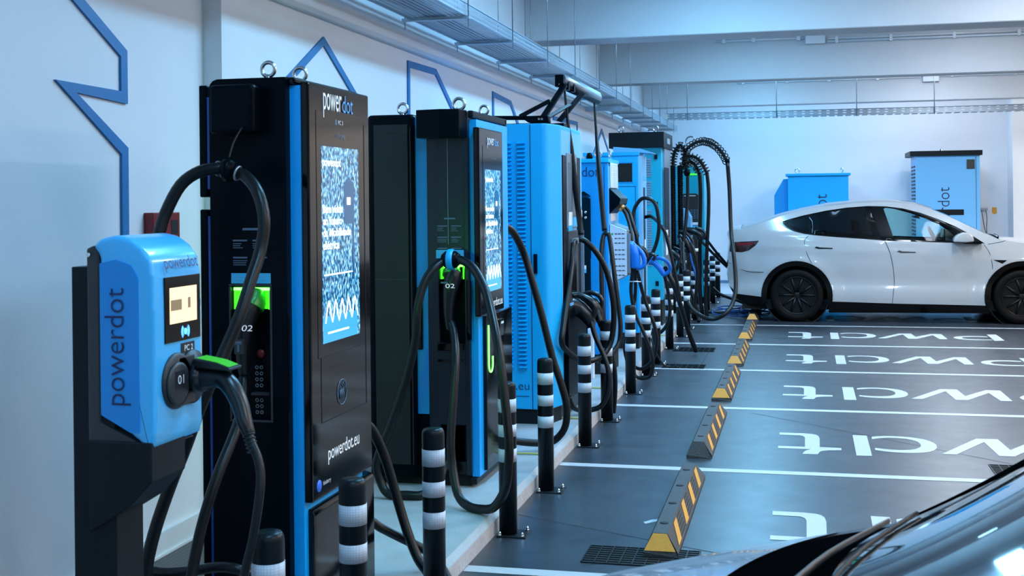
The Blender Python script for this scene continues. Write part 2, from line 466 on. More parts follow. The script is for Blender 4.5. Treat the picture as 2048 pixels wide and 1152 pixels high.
# floor logo, drawn once and repeated in each bay
def fmark(mb, pts, dy, z=0.0022):
    out = [(x, y + dy) for x, y in pts]
    mb.prism(out, 'z', 0.0005, z)
PLUG = [(-0.162,8.906),(0.0,8.903),(0.06,8.89),(0.09,8.865),(0.107,8.82),(0.114,8.734),(0.110,8.428),(0.251,8.421),(0.248,8.347),(0.16,8.33),(0.12,8.30),(0.107,8.272),(0.094,8.19),(-0.004,8.184),(0.005,8.25),(0.02,8.30),(0.052,8.346),(-0.163,8.346),(-0.164,8.422),(0.013,8.42),(0.014,8.739),(0.005,8.79),(-0.02,8.82),(-0.161,8.822)]
BAR = [(0.343,8.898),(0.439,8.892),(0.437,8.198),(0.339,8.195)]
DARC = [(0.469,8.852),(0.515,8.885),(0.565,8.90),(0.62,8.905),(0.674,8.90),(0.73,8.885),(0.77,8.861),(0.815,8.825),(0.85,8.765),(0.872,8.70),(0.880,8.632),(0.872,8.53),(0.845,8.45),(0.807,8.395),(0.765,8.365),(0.725,8.347),(0.675,8.338),(0.623,8.338),(0.57,8.347),(0.523,8.364),(0.468,8.399),(0.470,8.468),(0.535,8.436),(0.585,8.424),(0.637,8.424),(0.69,8.438),(0.73,8.472),(0.762,8.53),(0.776,8.59),(0.778,8.66),(0.766,8.73),(0.735,8.79),(0.693,8.826),(0.635,8.842),(0.578,8.842),(0.52,8.815),(0.468,8.771)]
WW = [(0.885,8.345),(1.17,8.913),(1.31,8.915),(1.335,8.55),(1.545,8.913),(1.665,8.913),(1.675,8.345),(1.585,8.345),(1.55,8.76),(1.33,8.345),(1.235,8.345),(1.205,8.80),(0.975,8.345)]
BOWL = [(2.165,8.70),(2.10,8.725),(2.03,8.735),(1.95,8.73),(1.87,8.70),(1.80,8.645),(1.765,8.56),(1.765,8.46),(1.80,8.38),(1.86,8.335),(1.94,8.305),(2.03,8.30),(2.12,8.312),(2.18,8.335),(2.17,8.385),(2.10,8.375),(2.02,8.375),(1.94,8.395),(1.875,8.43),(1.855,8.50),(1.865,8.57),(1.91,8.62),(1.98,8.645),(2.07,8.65),(2.165,8.63)]
BAR2 = [(2.19,8.93),(2.30,8.945),(2.30,8.29),(2.185,8.25)]
whichbay = ['in the nearest bay', 'in the second bay from the camera', 'in the third bay from the camera', 'in the fourth bay from the camera', 'in the fifth bay', 'beside the white car']
for i in range(6):
    dy = (i - 1) * 2.25; mb = MB()
    for P in (PLUG, BAR, DARC, WW, BOWL, BAR2): fmark(mb, P, dy)
    mb.build('floor_logo', M_line, label='white plug symbol and lettering painted on the floor ' + whichbay[i], cat='floor marking', group='painted floor logos')

# floor drain grates
def grate(x0, x1, y0, y1, label):
    t = thing('drain_grate', ((x0 + x1) / 2, (y0 + y1) / 2, 0), label, 'drain grate')
    MB().box(x0, x1, y0, y1, 0.0004, 0.0015).build('pit', M_dark, t)
    mb = MB(); n = max(3, int((x1 - x0) / 0.055))
    for k in range(n + 1):
        x = x0 + (x1 - x0) * k / n; mb.box(x - 0.003, x + 0.003, y0, y1, 0.001, 0.006)
    n = max(4, int((y1 - y0) / 0.032))
    for k in range(n + 1):
        y = y0 + (y1 - y0) * k / n; mb.box(x0, x1, y - 0.0035, y + 0.0035, 0.001, 0.005)
    mb.build('bars', M_cab, t)
grate(-1.01, -0.48, 5.545, 5.82, 'rusty dark drain grate in the floor beside the nearest wheel stop')
grate(-1.37, -0.95, 12.13, 12.42, 'dark drain grate in the floor along the fourth parking line')
grate(-1.40, -0.95, 13.5, 13.85, 'dark drain grate in the floor under the hanging cable end')
grate(1.13, 1.75, 7.72, 8.06, 'dark drain grate in the floor above the near car windscreen')

# ------------------------------------------------------------------ wall bands (raised blue strips), conduits, alarm
def band(pts, x, wd, label):
    mb = MB()
    P = [Vector(p) for p in pts]
    L = []; R = []
    for i, p in enumerate(P):
        ds = []
        if i > 0: ds.append((p - P[i - 1]).normalized())
        if i < len(P) - 1: ds.append((P[i + 1] - p).normalized())
        ns = [Vector((-d.y, d.x)) for d in ds]
        n = (ns[0] + ns[-1]).normalized(); k = wd / 2 / max(0.35, n.dot(ns[0]))
        L.append(p + n * k); R.append(p - n * k)
    for i in range(len(P) - 1):
        mb.prism([tuple(L[i]), tuple(L[i + 1]), tuple(R[i + 1]), tuple(R[i])], 'x', x, x + 0.012)
    mb.build('wall_band', M_art, label=label, cat='wall decoration')
band([(4.18, 2.60), (4.673, 2.336), (4.673, 2.147), (4.248, 2.158), (4.673, 1.917), (4.669, 0.9)], -2.83, 0.05, 'blue zigzag band on the near wall above the red alarm box')
band([(6.05, 2.297), (6.681, 2.641), (7.35, 2.28)], -2.73, 0.045, 'blue peaked band on the wall above the nearest tall charger')
band([(8.26, 1.6), (8.276, 2.68), (8.938, 2.69), (9.60, 2.33)], -2.73, 0.045, 'blue band with a slanted top on the wall above the perforated charger')
band([(10.72, 2.0), (10.733, 2.67), (11.42, 2.64), (11.95, 2.32)], -2.73, 0.045, 'blue band with a short slanted top above the overhead cable arm base')
band([(13.5, 2.63), (15.02, 2.66), (15.0, 1.9)], -2.73, 0.045, 'blue right-angled band on the wall seen behind the overhead cable arm')
band([(16.2, 2.30), (16.963, 2.68), (17.85, 2.28)], -2.73, 0.045, 'small blue peaked band on the wall left of the black-topped cabinet')

t = thing('fire_alarm_box', (-2.83, 4.95, 1.585), 'dark red fire alarm call box on the wall behind the small charger', 'alarm box')
MB().box(-2.83, -2.78, 4.835, 5.066, 1.51, 1.65, 0.004).build('housing', M_red, t)
MB().box(-2.781, -2.7785, 4.985, 5.045, 1.55, 1.615).build('window', M_dark, t)
mb = MB(); mb.cyl((-2.782, 4.985, 1.525), (-2.776, 4.985, 1.525), 0.009); mb.cyl((-2.782, 5.03, 1.525), (-2.777, 5.03, 1.525), 0.006)
mb.build('lock', M_chrome, t)

def conduit(y, z, x0, x1, label, boxx, clips):
    t = thing('conduit_pipe', ((x0 + x1) / 2, y, z), label, 'conduit pipe')
    MB().cyl((x0, y - 0.03, z), (x1, y - 0.03, z), 0.012, n=10).build('pipe', M_jbox, t)
    for c in clips:
        MB().box(c - 0.025, c + 0.025, y - 0.05, y, z - 0.03, z + 0.03, 0.004).build('clip', M_jbox, t)
    j = thing('junction_box', (boxx, y - 0.05, z), 'white square junction box on the ' + ('near' if y < 20 else 'far') + ' ceiling beam conduit', 'junction box')
    MB().box(boxx - 0.13, boxx + 0.13, y - 0.09, y, z - 0.085, z + 0.085, 0.008).build('housing', M_jbox, j)
    MB().box(boxx - 0.115, boxx + 0.115, y - 0.094, y - 0.088, z - 0.072, z + 0.072, 0.002).build('lid', M_jbox, j)
conduit(16.92, 3.86, -1.12, 0.12, 'white conduit pipe along the upper edge of the second beam, left part', 0.22, (-1.0, -0.6, 0.0))
conduit(21.5, 3.715, -1.05, 2.0, 'white conduit pipe along the far ceiling beam, left part', 2.16, (-0.95, -0.2, 0.5, 1.3))
for y, z, x0, x1, lb, cl in ((16.92, 3.80, 0.38, 6, 'white conduit pipe along the second beam, right of the junction box', (0.5, 1.2, 2.0, 2.8)), (16.92, 3.84, 0.38, 2.9, 'short white conduit pipe just above the longer one on the second beam', (0.5, 1.2, 2.0, 2.8)), (21.5, 3.72, 2.30, 6, 'white conduit pipe along the far ceiling beam, right part', (2.5, 3.5))):
    t = thing('conduit_pipe', ((x0 + x1) / 2, y, z), lb, 'conduit pipe')
    MB().cyl((x0, y - 0.03, z), (x1, y - 0.03, z), 0.012, n=10).build('pipe', M_jbox, t)
    for c in cl: MB().box(c - 0.02, c + 0.02, y - 0.05, y, z - 0.022, z + 0.022, 0.004).build('clip', M_jbox, t)

# ------------------------------------------------------------------ cable trays
t = thing('cable_tray', (-2.4, 12, 2.95), 'long perforated steel cable tray hanging along the charger wall', 'cable tray')
MB().box(-2.60, -2.19, 3.0, 22.4, 2.950, 2.9515).build('tray_bottom', M_tray, t)
MB().box(-2.191, -2.1895, 3.0, 22.4, 2.95, 3.035).build('side_rail', M_trays, t)
MB().box(-2.601, -2.5995, 3.0, 22.4, 2.95, 3.035).build('side_rail', M_trays, t)
MB().box(-2.205, -2.185, 3.0, 22.4, 2.944, 2.953).box(-2.205, -2.185, 3.0, 22.4, 3.03, 3.038).build('side_rail_lip', M_steel, t)
MB().box(-2.605, -2.59, 3.0, 22.4, 2.944, 2.953).build('side_rail_lip', M_steel, t)
mb = MB()
for k, (x, r) in enumerate(((-2.50, 0.016), (-2.46, 0.012), (-2.42, 0.018), (-2.36, 0.012))):
    mb.tube([(x + 0.015 * math.sin(y * 1.7 + k), y, 2.955 + r) for y in [3 + 0.8 * q for q in range(25)]], r, 6, smooth=2)
mb.build('cable_bundle', M_rub, kind=None, label='bundle of black cables lying in the long ceiling tray', cat='cable bundle')
for y in (5.0, 6.5, 7.9, 9.2, 10.55, 11.9, 13.4, 14.7, 15.95, 17.3, 18.4, 19.4, 20.5, 21.6):
    MB().box(-2.64, -2.16, y - 0.018, y + 0.018, 2.922, 2.944, 0.002, 1).build('support_bracket', M_steel, t)
    for x in (-2.622, -2.172):
        MB().cyl((x, y, 2.87), (x, y, 3.32 if False else 4.14), 0.0045, n=8).build('hanger_rod', M_alu, t)
t = thing('cable_tray', (2, 19.6, 3.0), 'perforated steel cable tray crossing the hall below the far beam', 'cable tray')
MB().box(-2.1, 10.4, 19.598, 19.600, 2.985, 3.075).box(-2.1, 10.4, 19.60, 19.9, 2.985, 2.987).build('tray_channel', M_trayx, t)
MB().box(-2.1, 10.4, 19.592, 19.60, 3.072, 3.08).box(-2.1, 10.4, 19.592, 19.60, 2.98, 2.988).build('side_rail_lip', M_steel, t)
MB().box(-2.12, -2.07, 19.59, 19.605, 2.985, 3.07).build('end_cap', mat('cream_cap', (0.7, 0.66, 0.55), 0.6), t)
for x in (-1.75, -0.35, 0.87, 2.02, 3.45, 4.9):
    MB().cyl((x, 19.58, 2.96), (x, 19.58, 4.14), 0.008, n=8).build('hanger_rod', M_alu, t)
t = thing('tray_bracket', (-2.65, 15.4, 2.9), 'short steel bracket standing out from the wall under the long tray', 'bracket')
MB().box(-2.73, -2.20, 15.30, 15.33, 2.83, 2.89).box(-2.73, -2.72, 15.26, 15.37, 2.80, 2.92).build('arm', M_steel, t)

# ------------------------------------------------------------------ bollards
def make_bollard(x, y, label):
    t = thing('bollard', (x, y, 0), label, 'bollard', 'striped bollards along the kerb')
    MB().lathe([(0.046, 0.006), (0.046, 0.745), (0.044, 0.757), (0.038, 0.767), (0.02, 0.7705), (0.002, 0.771)], (x, y, 0), 32).build('post', M_post, t)
    for z0, z1 in ((0.62, 0.687), (0.497, 0.558), (0.370, 0.436)):
        MB().lathe([(0.0455, z0), (0.0468, z0), (0.0468, z1), (0.0455, z1)], (x, y, 0), 32).build('reflective_band', M_refl, t)
    MB().box(x - 0.045, x + 0.105, y - 0.075, y + 0.075, 0.0005, 0.006, 0.001, 1).build('base_plate', M_cab, t)
    for dx, dy in ((-0.03, -0.06), (0.085, -0.06), (0.085, 0.06), (-0.03, 0.06)):
        b = MB(); b.cyl((x + dx, y + dy, 0.004), (x + dx, y + dy, 0.014), 0.010, n=6)
        b.lathe([(0.008, 0.012), (0.0085, 0.02), (0.005, 0.027), (0.001, 0.029)], (x + dx, y + dy, 0), 12).build('bolt', M_chrome, t)
    return t
BOL = [(3.124, 'at the lower left, mostly cut off by the frame'),
 (3.78, 'in front of the nearest tall charger screen'),
 (4.686, 'between the nearest tall charger and the perforated charger'),
 (5.95, 'behind the cable loop of the perforated charger'),
 (6.89, 'before the louvred end of the bright blue cabinet'),
 (8.2, 'in front of the corner of the bright blue cabinet'),
 (9.165, 'behind the hanging black connector cables'),
 (10.5, 'below the white pictogram panel'),
 (11.6, 'behind the cables falling from the blue connector'),
 (12.43, 'left of the long leaning cable, before the blue hooded cabinet'),
 (13.72, 'standing by the drain grate where the leaning cable ends'),
 (14.95, 'behind the leaning cable, eleventh from the camera'),
 (15.87, 'below the ribbed black columns, twelfth from the camera'),
 (17.05, 'under the spring arms, thirteenth from the camera'),
 (18.6, 'beside the blue cable tangle, third from the far end'),
 (19.85, 'beyond the blue cable tangle, second from the far end'),
 (21.1, 'farthest of the row, near the back wall')]
for y, l in BOL:
    x = -1.455 if y < 18 else -1.40
    make_bollard(x, y, 'charcoal bollard with white bands ' + l)

# ------------------------------------------------------------------ wheel stops
def make_stop(y0, ln, label, end_yellow=True):
    x0, x1 = -0.735, -0.585
    if end_yellow is None: pass
    t = thing('wheel_stop', (-0.66, y0 + ln / 2, 0), label, 'wheel stop', 'rubber wheel stops')
    h = 0.10; b = 0.02
    bm = bmesh.new()
    xs = (x0 - 0.005, x0 + 0.035, x1 - 0.045, x1 + 0.01)
    sec = [(xs[0], 0), (xs[0], b), (xs[1], h), (xs[2], h), (xs[3], b), (xs[3], 0)]
    def ring(y, inset):
        r = []
        for x, z in sec: r.append(bm.verts.new((x, y + (inset if z > 0.05 else 0), z)))
        return r
    A = ring(y0, 0.05); B = ring(y0 + ln, -0.05)
    n = len(sec)
    for i in range(n): bm.faces.new((A[i], A[(i + 1) % n], B[(i + 1) % n], B[i]))
    bm.faces.new(A); bm.faces.new(list(reversed(B)))
    m = MB(); m.add(bm); m.build('rubber_body', M_rubber, t)
    # yellow inserts on the lane side, slanting
    ex = Vector((xs[3] - xs[2], 0, b - h)); nrm = Vector((h - b, 0, xs[3] - xs[2])).normalized() * 0.0015
    for k in range(4):
        yc = y0 + ln * (0.15 + 0.235 * k)
        pts = []
        for s_, yy in ((0.10, yc + 0.02), (0.10, yc + 0.14), (0.88, yc - 0.02), (0.88, yc - 0.15)):
            pts.append(Vector((xs[2], 0, h)) + ex * s_ + nrm * 1.7 + Vector((0, yy, 0)))
        q = MB(); q.poly(pts); q.build('yellow_marking', M_yel, t)
    if end_yellow:
        a = Vector((0, y0, b)); sl = Vector((0, 0.05, h - b)); nn = Vector((0, -(h - b), 0.05)).normalized() * 0.0015
        P = [Vector((xs[0] + 0.004, 0, 0)) + a + sl * 0.08 + nn, Vector((xs[3] - 0.012, 0, 0)) + a + sl * 0.08 + nn, Vector((xs[2] - 0.002, 0, 0)) + a + sl * 0.97 + nn, Vector((xs[1] + 0.002, 0, 0)) + a + sl * 0.97 + nn]
        q = MB(); q.poly(P); q.build('yellow_end_marking', M_yel, t)
    for k in range(4):
        yc = y0 + ln * (0.14 + 0.24 * k)
        q = MB(); q.lathe([(0.022, h - 0.002), (0.022, h + 0.0015), (0.004, h + 0.0015)], ((xs[1] + xs[2]) / 2, yc, 0), 16); q.build('fixing_plug', M_dark, t)
    q = MB()
    for k in range(3):
        for j in range(5):
            s_ = 0.15 + 0.16 * j; c = Vector((xs[2], 0, h)) + ex * s_ + nrm
            ya = y0 + ln * (0.20 + 0.235 * k); yb = ya + ln * 0.14
            q.poly([c + Vector((0, ya - 0.12 * s_, 0)), c + Vector((0, yb - 0.12 * s_, 0)), c + ex * 0.05 + Vector((0, yb - 0.12 * s_, 0)), c + ex * 0.05 + Vector((0, ya - 0.12 * s_, 0))])
    q.build('grooves', M_dark, t)
for (y0, ye), l in zip(((5.70, True), (7.93, False), (10.22, True), (12.38, True), (14.60, True), (16.97, True)),
        ('nearest, beside the drain grate', 'second, with a plain black near end', 'third from the camera, beside the wide lettering', 'fourth from the camera, between bay lines', 'fifth from the camera, small and far', 'farthest, under the tail of the white car')):
    make_stop(y0, 1.66, 'black rubber wheel stop with yellow stripes, ' + l, ye)

# ------------------------------------------------------------------ small builders
def eye_bolt(p, name_parent, s=1.0, n=(0, 1, 0)):
    m = MB(); x, y, z = p
    m.torus((x, y, z + 0.042 * s), 0.026 * s, 0.0075 * s, n); m.cyl((x, y, z), (x, y, z + 0.02 * s), 0.012 * s, 0.009 * s)
    return m.build('eye_bolt', M_chrome, name_parent)

def cable(name, pts, r, label, cat='charging cable', m=None, group=None, n=10, zfloor=True):
    P = []
    for x, y, z in pts:
        if zfloor:
            lim = (0.103 if x < -1.53 else 0.003) + r
            z = max(z, lim)
        P.append((x, y, z))
    mb = MB(); mb.tube(P, r, n)
    return mb.build(name, m or M_rub, label=label, cat=cat, group=group)

# ------------------------------------------------------------------ wall box charger (PC2) and its pedestal
t = thing('charger_pedestal', (-1.89, 3.06, 0.1), 'dark grey steel pedestal carrying the small blue charger', 'pedestal')
MB().box(-1.955, -1.825, 2.96, 3.10, 0.10, 1.515, 0.004).build('post', M_cab, t)
MB().prism([(-1.90, 1.04), (-1.708, 1.04), (-1.708, 0.935), (-1.775, 0.865), (-1.90, 0.79)], 'y', 2.945, 3.13, 0.003, 1).build('bracket', M_cab, t)
MB().box(-2.02, -1.76, 2.92, 3.14, 0.1, 0.108).build('base_plate', M_cab, t)
for dx, dy in ((-2.0, 2.94), (-1.78, 2.94), (-1.78, 3.12), (-2.0, 3.12)):
    MB().cyl((dx, dy, 0.106), (dx, dy, 0.12), 0.009, n=6).build('bolt', M_chrome, t)

t = thing('compact_charger', (-1.80, 3.08, 1.02), 'small light blue charger with a lit screen on the grey pedestal', 'charger')
MB().prism([(-1.905, 1.03), (-1.905, 1.565), (-1.88, 1.575), (-1.865, 1.55), (-1.865, 1.09), (-1.765, 1.045), (-1.715, 1.012), (-1.78, 1.018)], 'y', 2.955, 3.20, 0.006, 2).build('back_plate', M_grey, t)
prof = [(-1.862, 1.115), (-1.862, 1.545), (-1.885, 1.573), (-1.86, 1.592), (-1.815, 1.602), (-1.77, 1.592), (-1.735, 1.568), (-1.71, 1.535), (-1.702, 1.49), (-1.700, 1.40), (-1.700, 1.06), (-1.706, 1.025), (-1.722, 1.018), (-1.76, 1.052)]
MB().prism(prof, 'y', 2.950, 3.222, 0.016, 4).build('shell', M_lblue, t, smooth=True)
MB().prism([(-1.860, 1.112), (-1.860, 1.525), (-1.81, 1.535), (-1.765, 1.52), (-1.745, 1.485), (-1.745, 1.065), (-1.77, 1.065)], 'y', 2.9472, 2.951).build('side_film', M_lblue_s, t)
text('powerdot', 'side_lettering', (-1.787, 2.9468, 1.140), (0, 0, 1), (-1, 0, 0), 0.318, 0.058, M_navy, t, thin=0.008)
MB().box(-1.701, -1.6965, 3.005, 3.205, 1.300, 1.483, 0.002).build('screen_bezel', M_black, t)
MB().box(-1.697, -1.6955, 3.030, 3.182, 1.352, 1.452).build('display', M_warmscr, t)
MB().box(-1.696, -1.6950, 3.034, 3.095, 1.388, 1.418).box(-1.696, -1.6950, 3.13, 3.145, 1.390, 1.420).build('display_button', M_warmscr2, t)
MB().lathe([(0.009, 0.0), (0.009, 0.002), (0.001, 0.002)], (-1.6962, 3.115, 1.325), 16, 'x').build('contactless_light', M_led, t)
mb = MB()
for a in (-1, 1):
    for R_ in (0.016, 0.022):
        mb.tube([(-1.6955, 3.115 + a * R_ * math.cos(q), 1.325 + R_ * math.sin(q)) for q in (-0.8, -0.4, 0, 0.4, 0.8)], 0.0012, 6, smooth=0)
mb.build('contactless_rings', M_led, t)
MB().box(-1.701, -1.6975, 3.095, 3.17, 1.263, 1.292).build('name_plate', M_black_p, t)
text('PC 2', 'plate_lettering', (-1.6972, 3.108, 1.270), (0, 1, 0), (0, 0, 1), 0.048, 0.016, M_white, t, thin=-0.01)
mb = MB(); mb.lathe([(0.078, 0.0), (0.078, 0.008), (0.070, 0.012), (0.02, 0.012), (0.001, 0.012)], (-1.702, 3.065, 1.192), 40, 'x')
mb.box(-1.702, -1.690, 3.065, 3.16, 1.118, 1.258, 0.005)
mb.lathe([(0.076, 0.0), (0.076, 0.0115), (0.001, 0.0115)], (-1.702, 3.15, 1.192), 40, 'x')
mb.build('socket_surround', M_grey, t)
MB().lathe([(0.06, 0), (0.06, 0.006), (0.052, 0.009), (0.001, 0.009)], (-1.690, 3.055, 1.185), 36, 'x').build('socket_flap', M_grey, t)
MB().box(-1.682, -1.6795, 3.03, 3.078, 1.172, 1.222).build('number_plate', M_black_p, t)
text('01', 'number_lettering', (-1.6792, 3.037, 1.186), (0, 1, 0), (0, 0, 1), 0.033, 0.024, M_white, t, thin=-0.005)
text('powerdot', 'top_lettering', (-1.6975, 3.005, 1.506), (0, 1, 0), (-0.26, 0, 0.966), 0.185, 0.034, M_navy, t, depth=0.004)
MB().cyl((-1.896, 2.948, 1.548), (-1.896, 2.955, 1.548), 0.006, n=12).build('screw', M_chrome, t)

t = thing('charging_plug', (-1.60, 3.13, 1.19), 'black charging plug with a green lit top pushed into the small charger', 'charging plug')
mb = MB(); mb.tube([(-1.69, 3.145, 1.19), (-1.655, 3.145, 1.19), (-1.60, 3.14, 1.19), (-1.565, 3.13, 1.168), (-1.535, 3.12, 1.125), (-1.512, 3.105, 1.075), (-1.495, 3.10, 1.04)], [0.034, 0.034, 0.028, 0.027, 0.025, 0.022, 0.016], 16)
mb.build('handle', M_plas, t)
mb = MB(); mb.lathe([(0.042, 0.0), (0.044, 0.01), (0.040, 0.03), (0.001, 0.03)], (-1.685, 3.145, 1.19), 28, 'x'); mb.build('collar', M_plas, t)
mb = MB(); mb.prism([(-1.675, 1.236), (-1.668, 1.25), (-1.60, 1.238), (-1.555, 1.222), (-1.56, 1.214), (-1.66, 1.222)], 'y', 3.105, 3.185, 0.005, 2); mb.build('latch_cover', M_plas, t)
mb = MB(); mb.prism([(-1.662, 1.2505), (-1.60, 1.2395), (-1.565, 1.227), (-1.565, 1.225), (-1.66, 1.245)], 'y', 3.115, 3.175); mb.build('lit_cover', mat('green_glow_cover', (0.03, 0.35, 0.03), 0.3, emit=(0.08, 0.7, 0.05), es=0.35), t)
mb = MB()
for k in range(7):
    p = Vector((-1.505, 3.103, 1.062)).lerp(Vector((-1.480, 3.087, 1.00)), k / 6)
    mb.torus(p, 0.0165 - k * 0.0004, 0.0025, (0.35, -0.2, -0.9), 14, 6)
mb.build('strain_relief', M_plas, t)
cable('charging_cable', [(-1.498, 3.10, 1.05), (-1.485, 3.09, 1.02), (-1.463, 3.08, 0.985), (-1.449, 3.069, 0.94), (-1.446, 3.051, 0.874), (-1.458, 3.034, 0.769), (-1.476, 3.017, 0.675), (-1.50, 2.99, 0.50), (-1.56, 2.96, 0.3), (-1.66, 2.95, 0.18), (-1.80, 2.93, 0.13)], 0.0125, 'thin black cable hanging from the plug of the small charger')

# ------------------------------------------------------------------ tall charger with a display (shared front)
def display_front(t, y0, y1, xf, ztop, zbot, dy0, dy1, dz0, dz1, tx):
    W = y1 - y0
    MB().box(xf - 0.034, xf, y0, y1, zbot, ztop, 0.008, 3).build('display_panel', M_black, t)
    MB().box(xf - 0.001, xf + 0.0015, dy0 - 0.045, dy1 + 0.055, dz0 - 0.05, dz1 + 0.13, 0.001, 1).build('glass_cover', M_black, t)
    dsp = MB().box(xf + 0.0008, xf + 0.0024, dy0, dy1, dz0, dz1).build('display', M_screen, t)
    h = dz1 - dz0; w_ = dy1 - dy0
    MB().box(xf + 0.002, xf + 0.0030, dy0, dy0 + w_ * 0.93, dz0, dz0 + h * 0.13).build('display_lower', M_screen_l, dsp)
    fig = MB(); X = xf + 0.0032
    fig.prism([(dy0 + w_ * .58, dz0 + h * .60), (dy0 + w_ * .58, dz0 + h * .80), (dy0 + w_ * .66, dz0 + h * .84), (dy0 + w_ * .86, dz0 + h * .82), (dy0 + w_ * .86, dz0 + h * .3), (dy0 + w_ * .80, dz0 + h * .3), (dy0 + w_ * .80, dz0 + h * .60)], 'x', X - 0.001, X)
    fig.build('display_figure', M_screen_d, dsp)
    for s_, zz, wd in (('Bem vindo', .66, .52), ('ao futuro', .60, .5), ('da Mobilidade', .54, .75), ('el\u00e9trica', .475, .42), ('powerdot', .90, .48)):
        text(s_, 'display_text', (xf + 0.003, dy0 + w_ * 0.02, dz0 + h * zz), (0, 1, 0), (0, 0, 1), w_ * wd, h * 0.042, M_screen_w, dsp, depth=0.0006, thin=-0.02)
    zz = MB()
    pts = []
    for k in range(11): pts.append((xf + 0.0038, dy0 + w_ * (0.06 + 0.088 * k), dz0 + h * (0.10 + (0.11 if k % 2 else 0))))
    zz.tube(pts, 0.0022, 6, smooth=3); zz.build('display_wave', M_screen_w, dsp)
    for a0, a1, b0, b1 in ((.12, .68, .043, .053), (.04, .8, .340, .348), (.66, .76, .70, .74)):
        MB().box(xf + 0.003, xf + 0.0036, dy0 + w_ * a0, dy0 + w_ * a1, dz0 + h * b0, dz0 + h * b1).build('display_line', M_screen_w, dsp)

def info_end(t, x0, x1, ye, ztop, zcy0, zcy1):
    """printed instructions and the cyan strip on the end face at y = ye"""
    mb = MB(); W = x1 - x0
    random.seed(4)
    for r in range(3):
        for c in range(2):
            xx = x0 + W * (0.05 + 0.5 * c); zz = ztop - 0.052 - r * 0.062
            mb.box(xx, xx + W * 0.36, ye - 0.0015, ye, zz, zz + 0.0055)
            for k in range(3):
                z2 = zz - 0.010 - k * 0.0075
                mb.box(xx, xx + W * random.uniform(0.16, 0.38), ye - 0.0015, ye, z2, z2 + 0.0028)
    mb.box(x0 + W * 0.3, x0 + W * 0.7, ye - 0.0015, ye, ztop - 0.012, ztop - 0.004)
    mb.build('instruction_print', M_dim, t)
    MB().box(x0, x1, ye - 0.002, ye, zcy0, zcy1).build('cyan_label', M_cyan, t)
    mb = MB()
    for k in range(2): mb.box(x0 + W * 0.06, x1 - W * 0.1, ye - 0.003, ye - 0.002, zcy0 + 0.010 + k * 0.014, zcy0 + 0.013 + k * 0.014)
    mb.build('label_print', M_bluep, t)

# ---- nearest tall charger (PC3)
t = thing('charger_cabinet', (-1.95, 4.4, 0.1), 'nearest tall glossy black charger with blue edges and a lit blue screen', 'charger')
# body with the socket alcove left open: built as a frame around the alcove
mb = MB()
mb.box(-2.10, -1.80, 4.10, 4.70, 0.10, 2.14, 0.03, 4)
mb.build('body', M_black, t)
al = (-2.020, -1.868, 0.90, 1.385)    # alcove x0,x1,z0,z1
mb = MB()
mb.prism([(-2.10, 0.10), (-2.10, 2.105), (-2.096, 2.122), (-2.085, 2.134), (-2.068, 2.14), (al[0], 2.14), (al[0], 0.10)], 'y', 4.05, 4.11); mb.box(al[1], -1.80, 4.05, 4.11, 0.10, 2.14)
mb.box(al[0], al[1], 4.05, 4.11, al[3], 2.14); mb.box(al[0], al[1], 4.05, 4.11, 0.10, al[2])
mb.build('end_face', M_satin, t)
MB().box(al[0] + 0.004, al[1] - 0.004, 4.094, 4.099, al[2], al[3]).build('socket_recess', M_satin, t)
MB().box(al[0] + 0.006, al[1] - 0.006, 4.058, 4.068, al[3] - 0.016, al[3] - 0.006).build('green_light_bar', M_green, t)
MB().box(al[0] + 0.006, al[0] + 0.011, 4.06, 4.09, al[3] - 0.085, al[3] - 0.01).box(al[1] - 0.011, al[1] - 0.006, 4.06, 4.09, al[3] - 0.085, al[3] - 0.01).box(al[0] + 0.01, al[1] - 0.01, 4.088, 4.092, al[3] - 0.085, al[3] - 0.01).build('lit_lining', M_green_l, t)
mb = MB()
for (xa, xb, za, zb) in ((al[0] - 0.008, al[1] + 0.008, al[3], al[3] + 0.008), (al[0] - 0.008, al[1] + 0.008, al[2] - 0.008, al[2]), (al[0] - 0.008, al[0], al[2], al[3]), (al[1], al[1] + 0.008, al[2], al[3])):
    mb.box(xa, xb, 4.045, 4.054, za, zb, 0.002, 1)
mb.build('recess_rim', M_grey, t)
mb = MB()
for k in range(4):
    for c in range(2): mb.torus((-1.942 + 0.018 * c, 4.092, 1.085 - 0.022 * k), 0.0055, 0.0015, (0, 1, 0), 12, 6)
for k in range(3):
    for c in range(2): mb.torus((-1.942 + 0.018 * c, 4.092, 0.965 - 0.022 * k), 0.0055, 0.0015, (0, 1, 0), 12, 6)
mb.build('pin_rings', M_alu, t)
MB().lathe([(0.017, 0), (0.015, -0.008), (0.001, -0.01)], (-1.925, 4.094, 1.135), 18, 'y').build('red_button', M_red, t)
MB().box(-1.95, -1.88, 4.06, 4.095, 0.988, 0.996).build('shelf', M_grey, t)
info_end(t, -2.018, -1.864, 4.05, 1.60, 1.395, 1.432)
MB().box(-2.060, -1.885, 3.965, 4.055, 1.935, 2.112, 0.022, 4).build('cable_arm_box', M_satin, t)
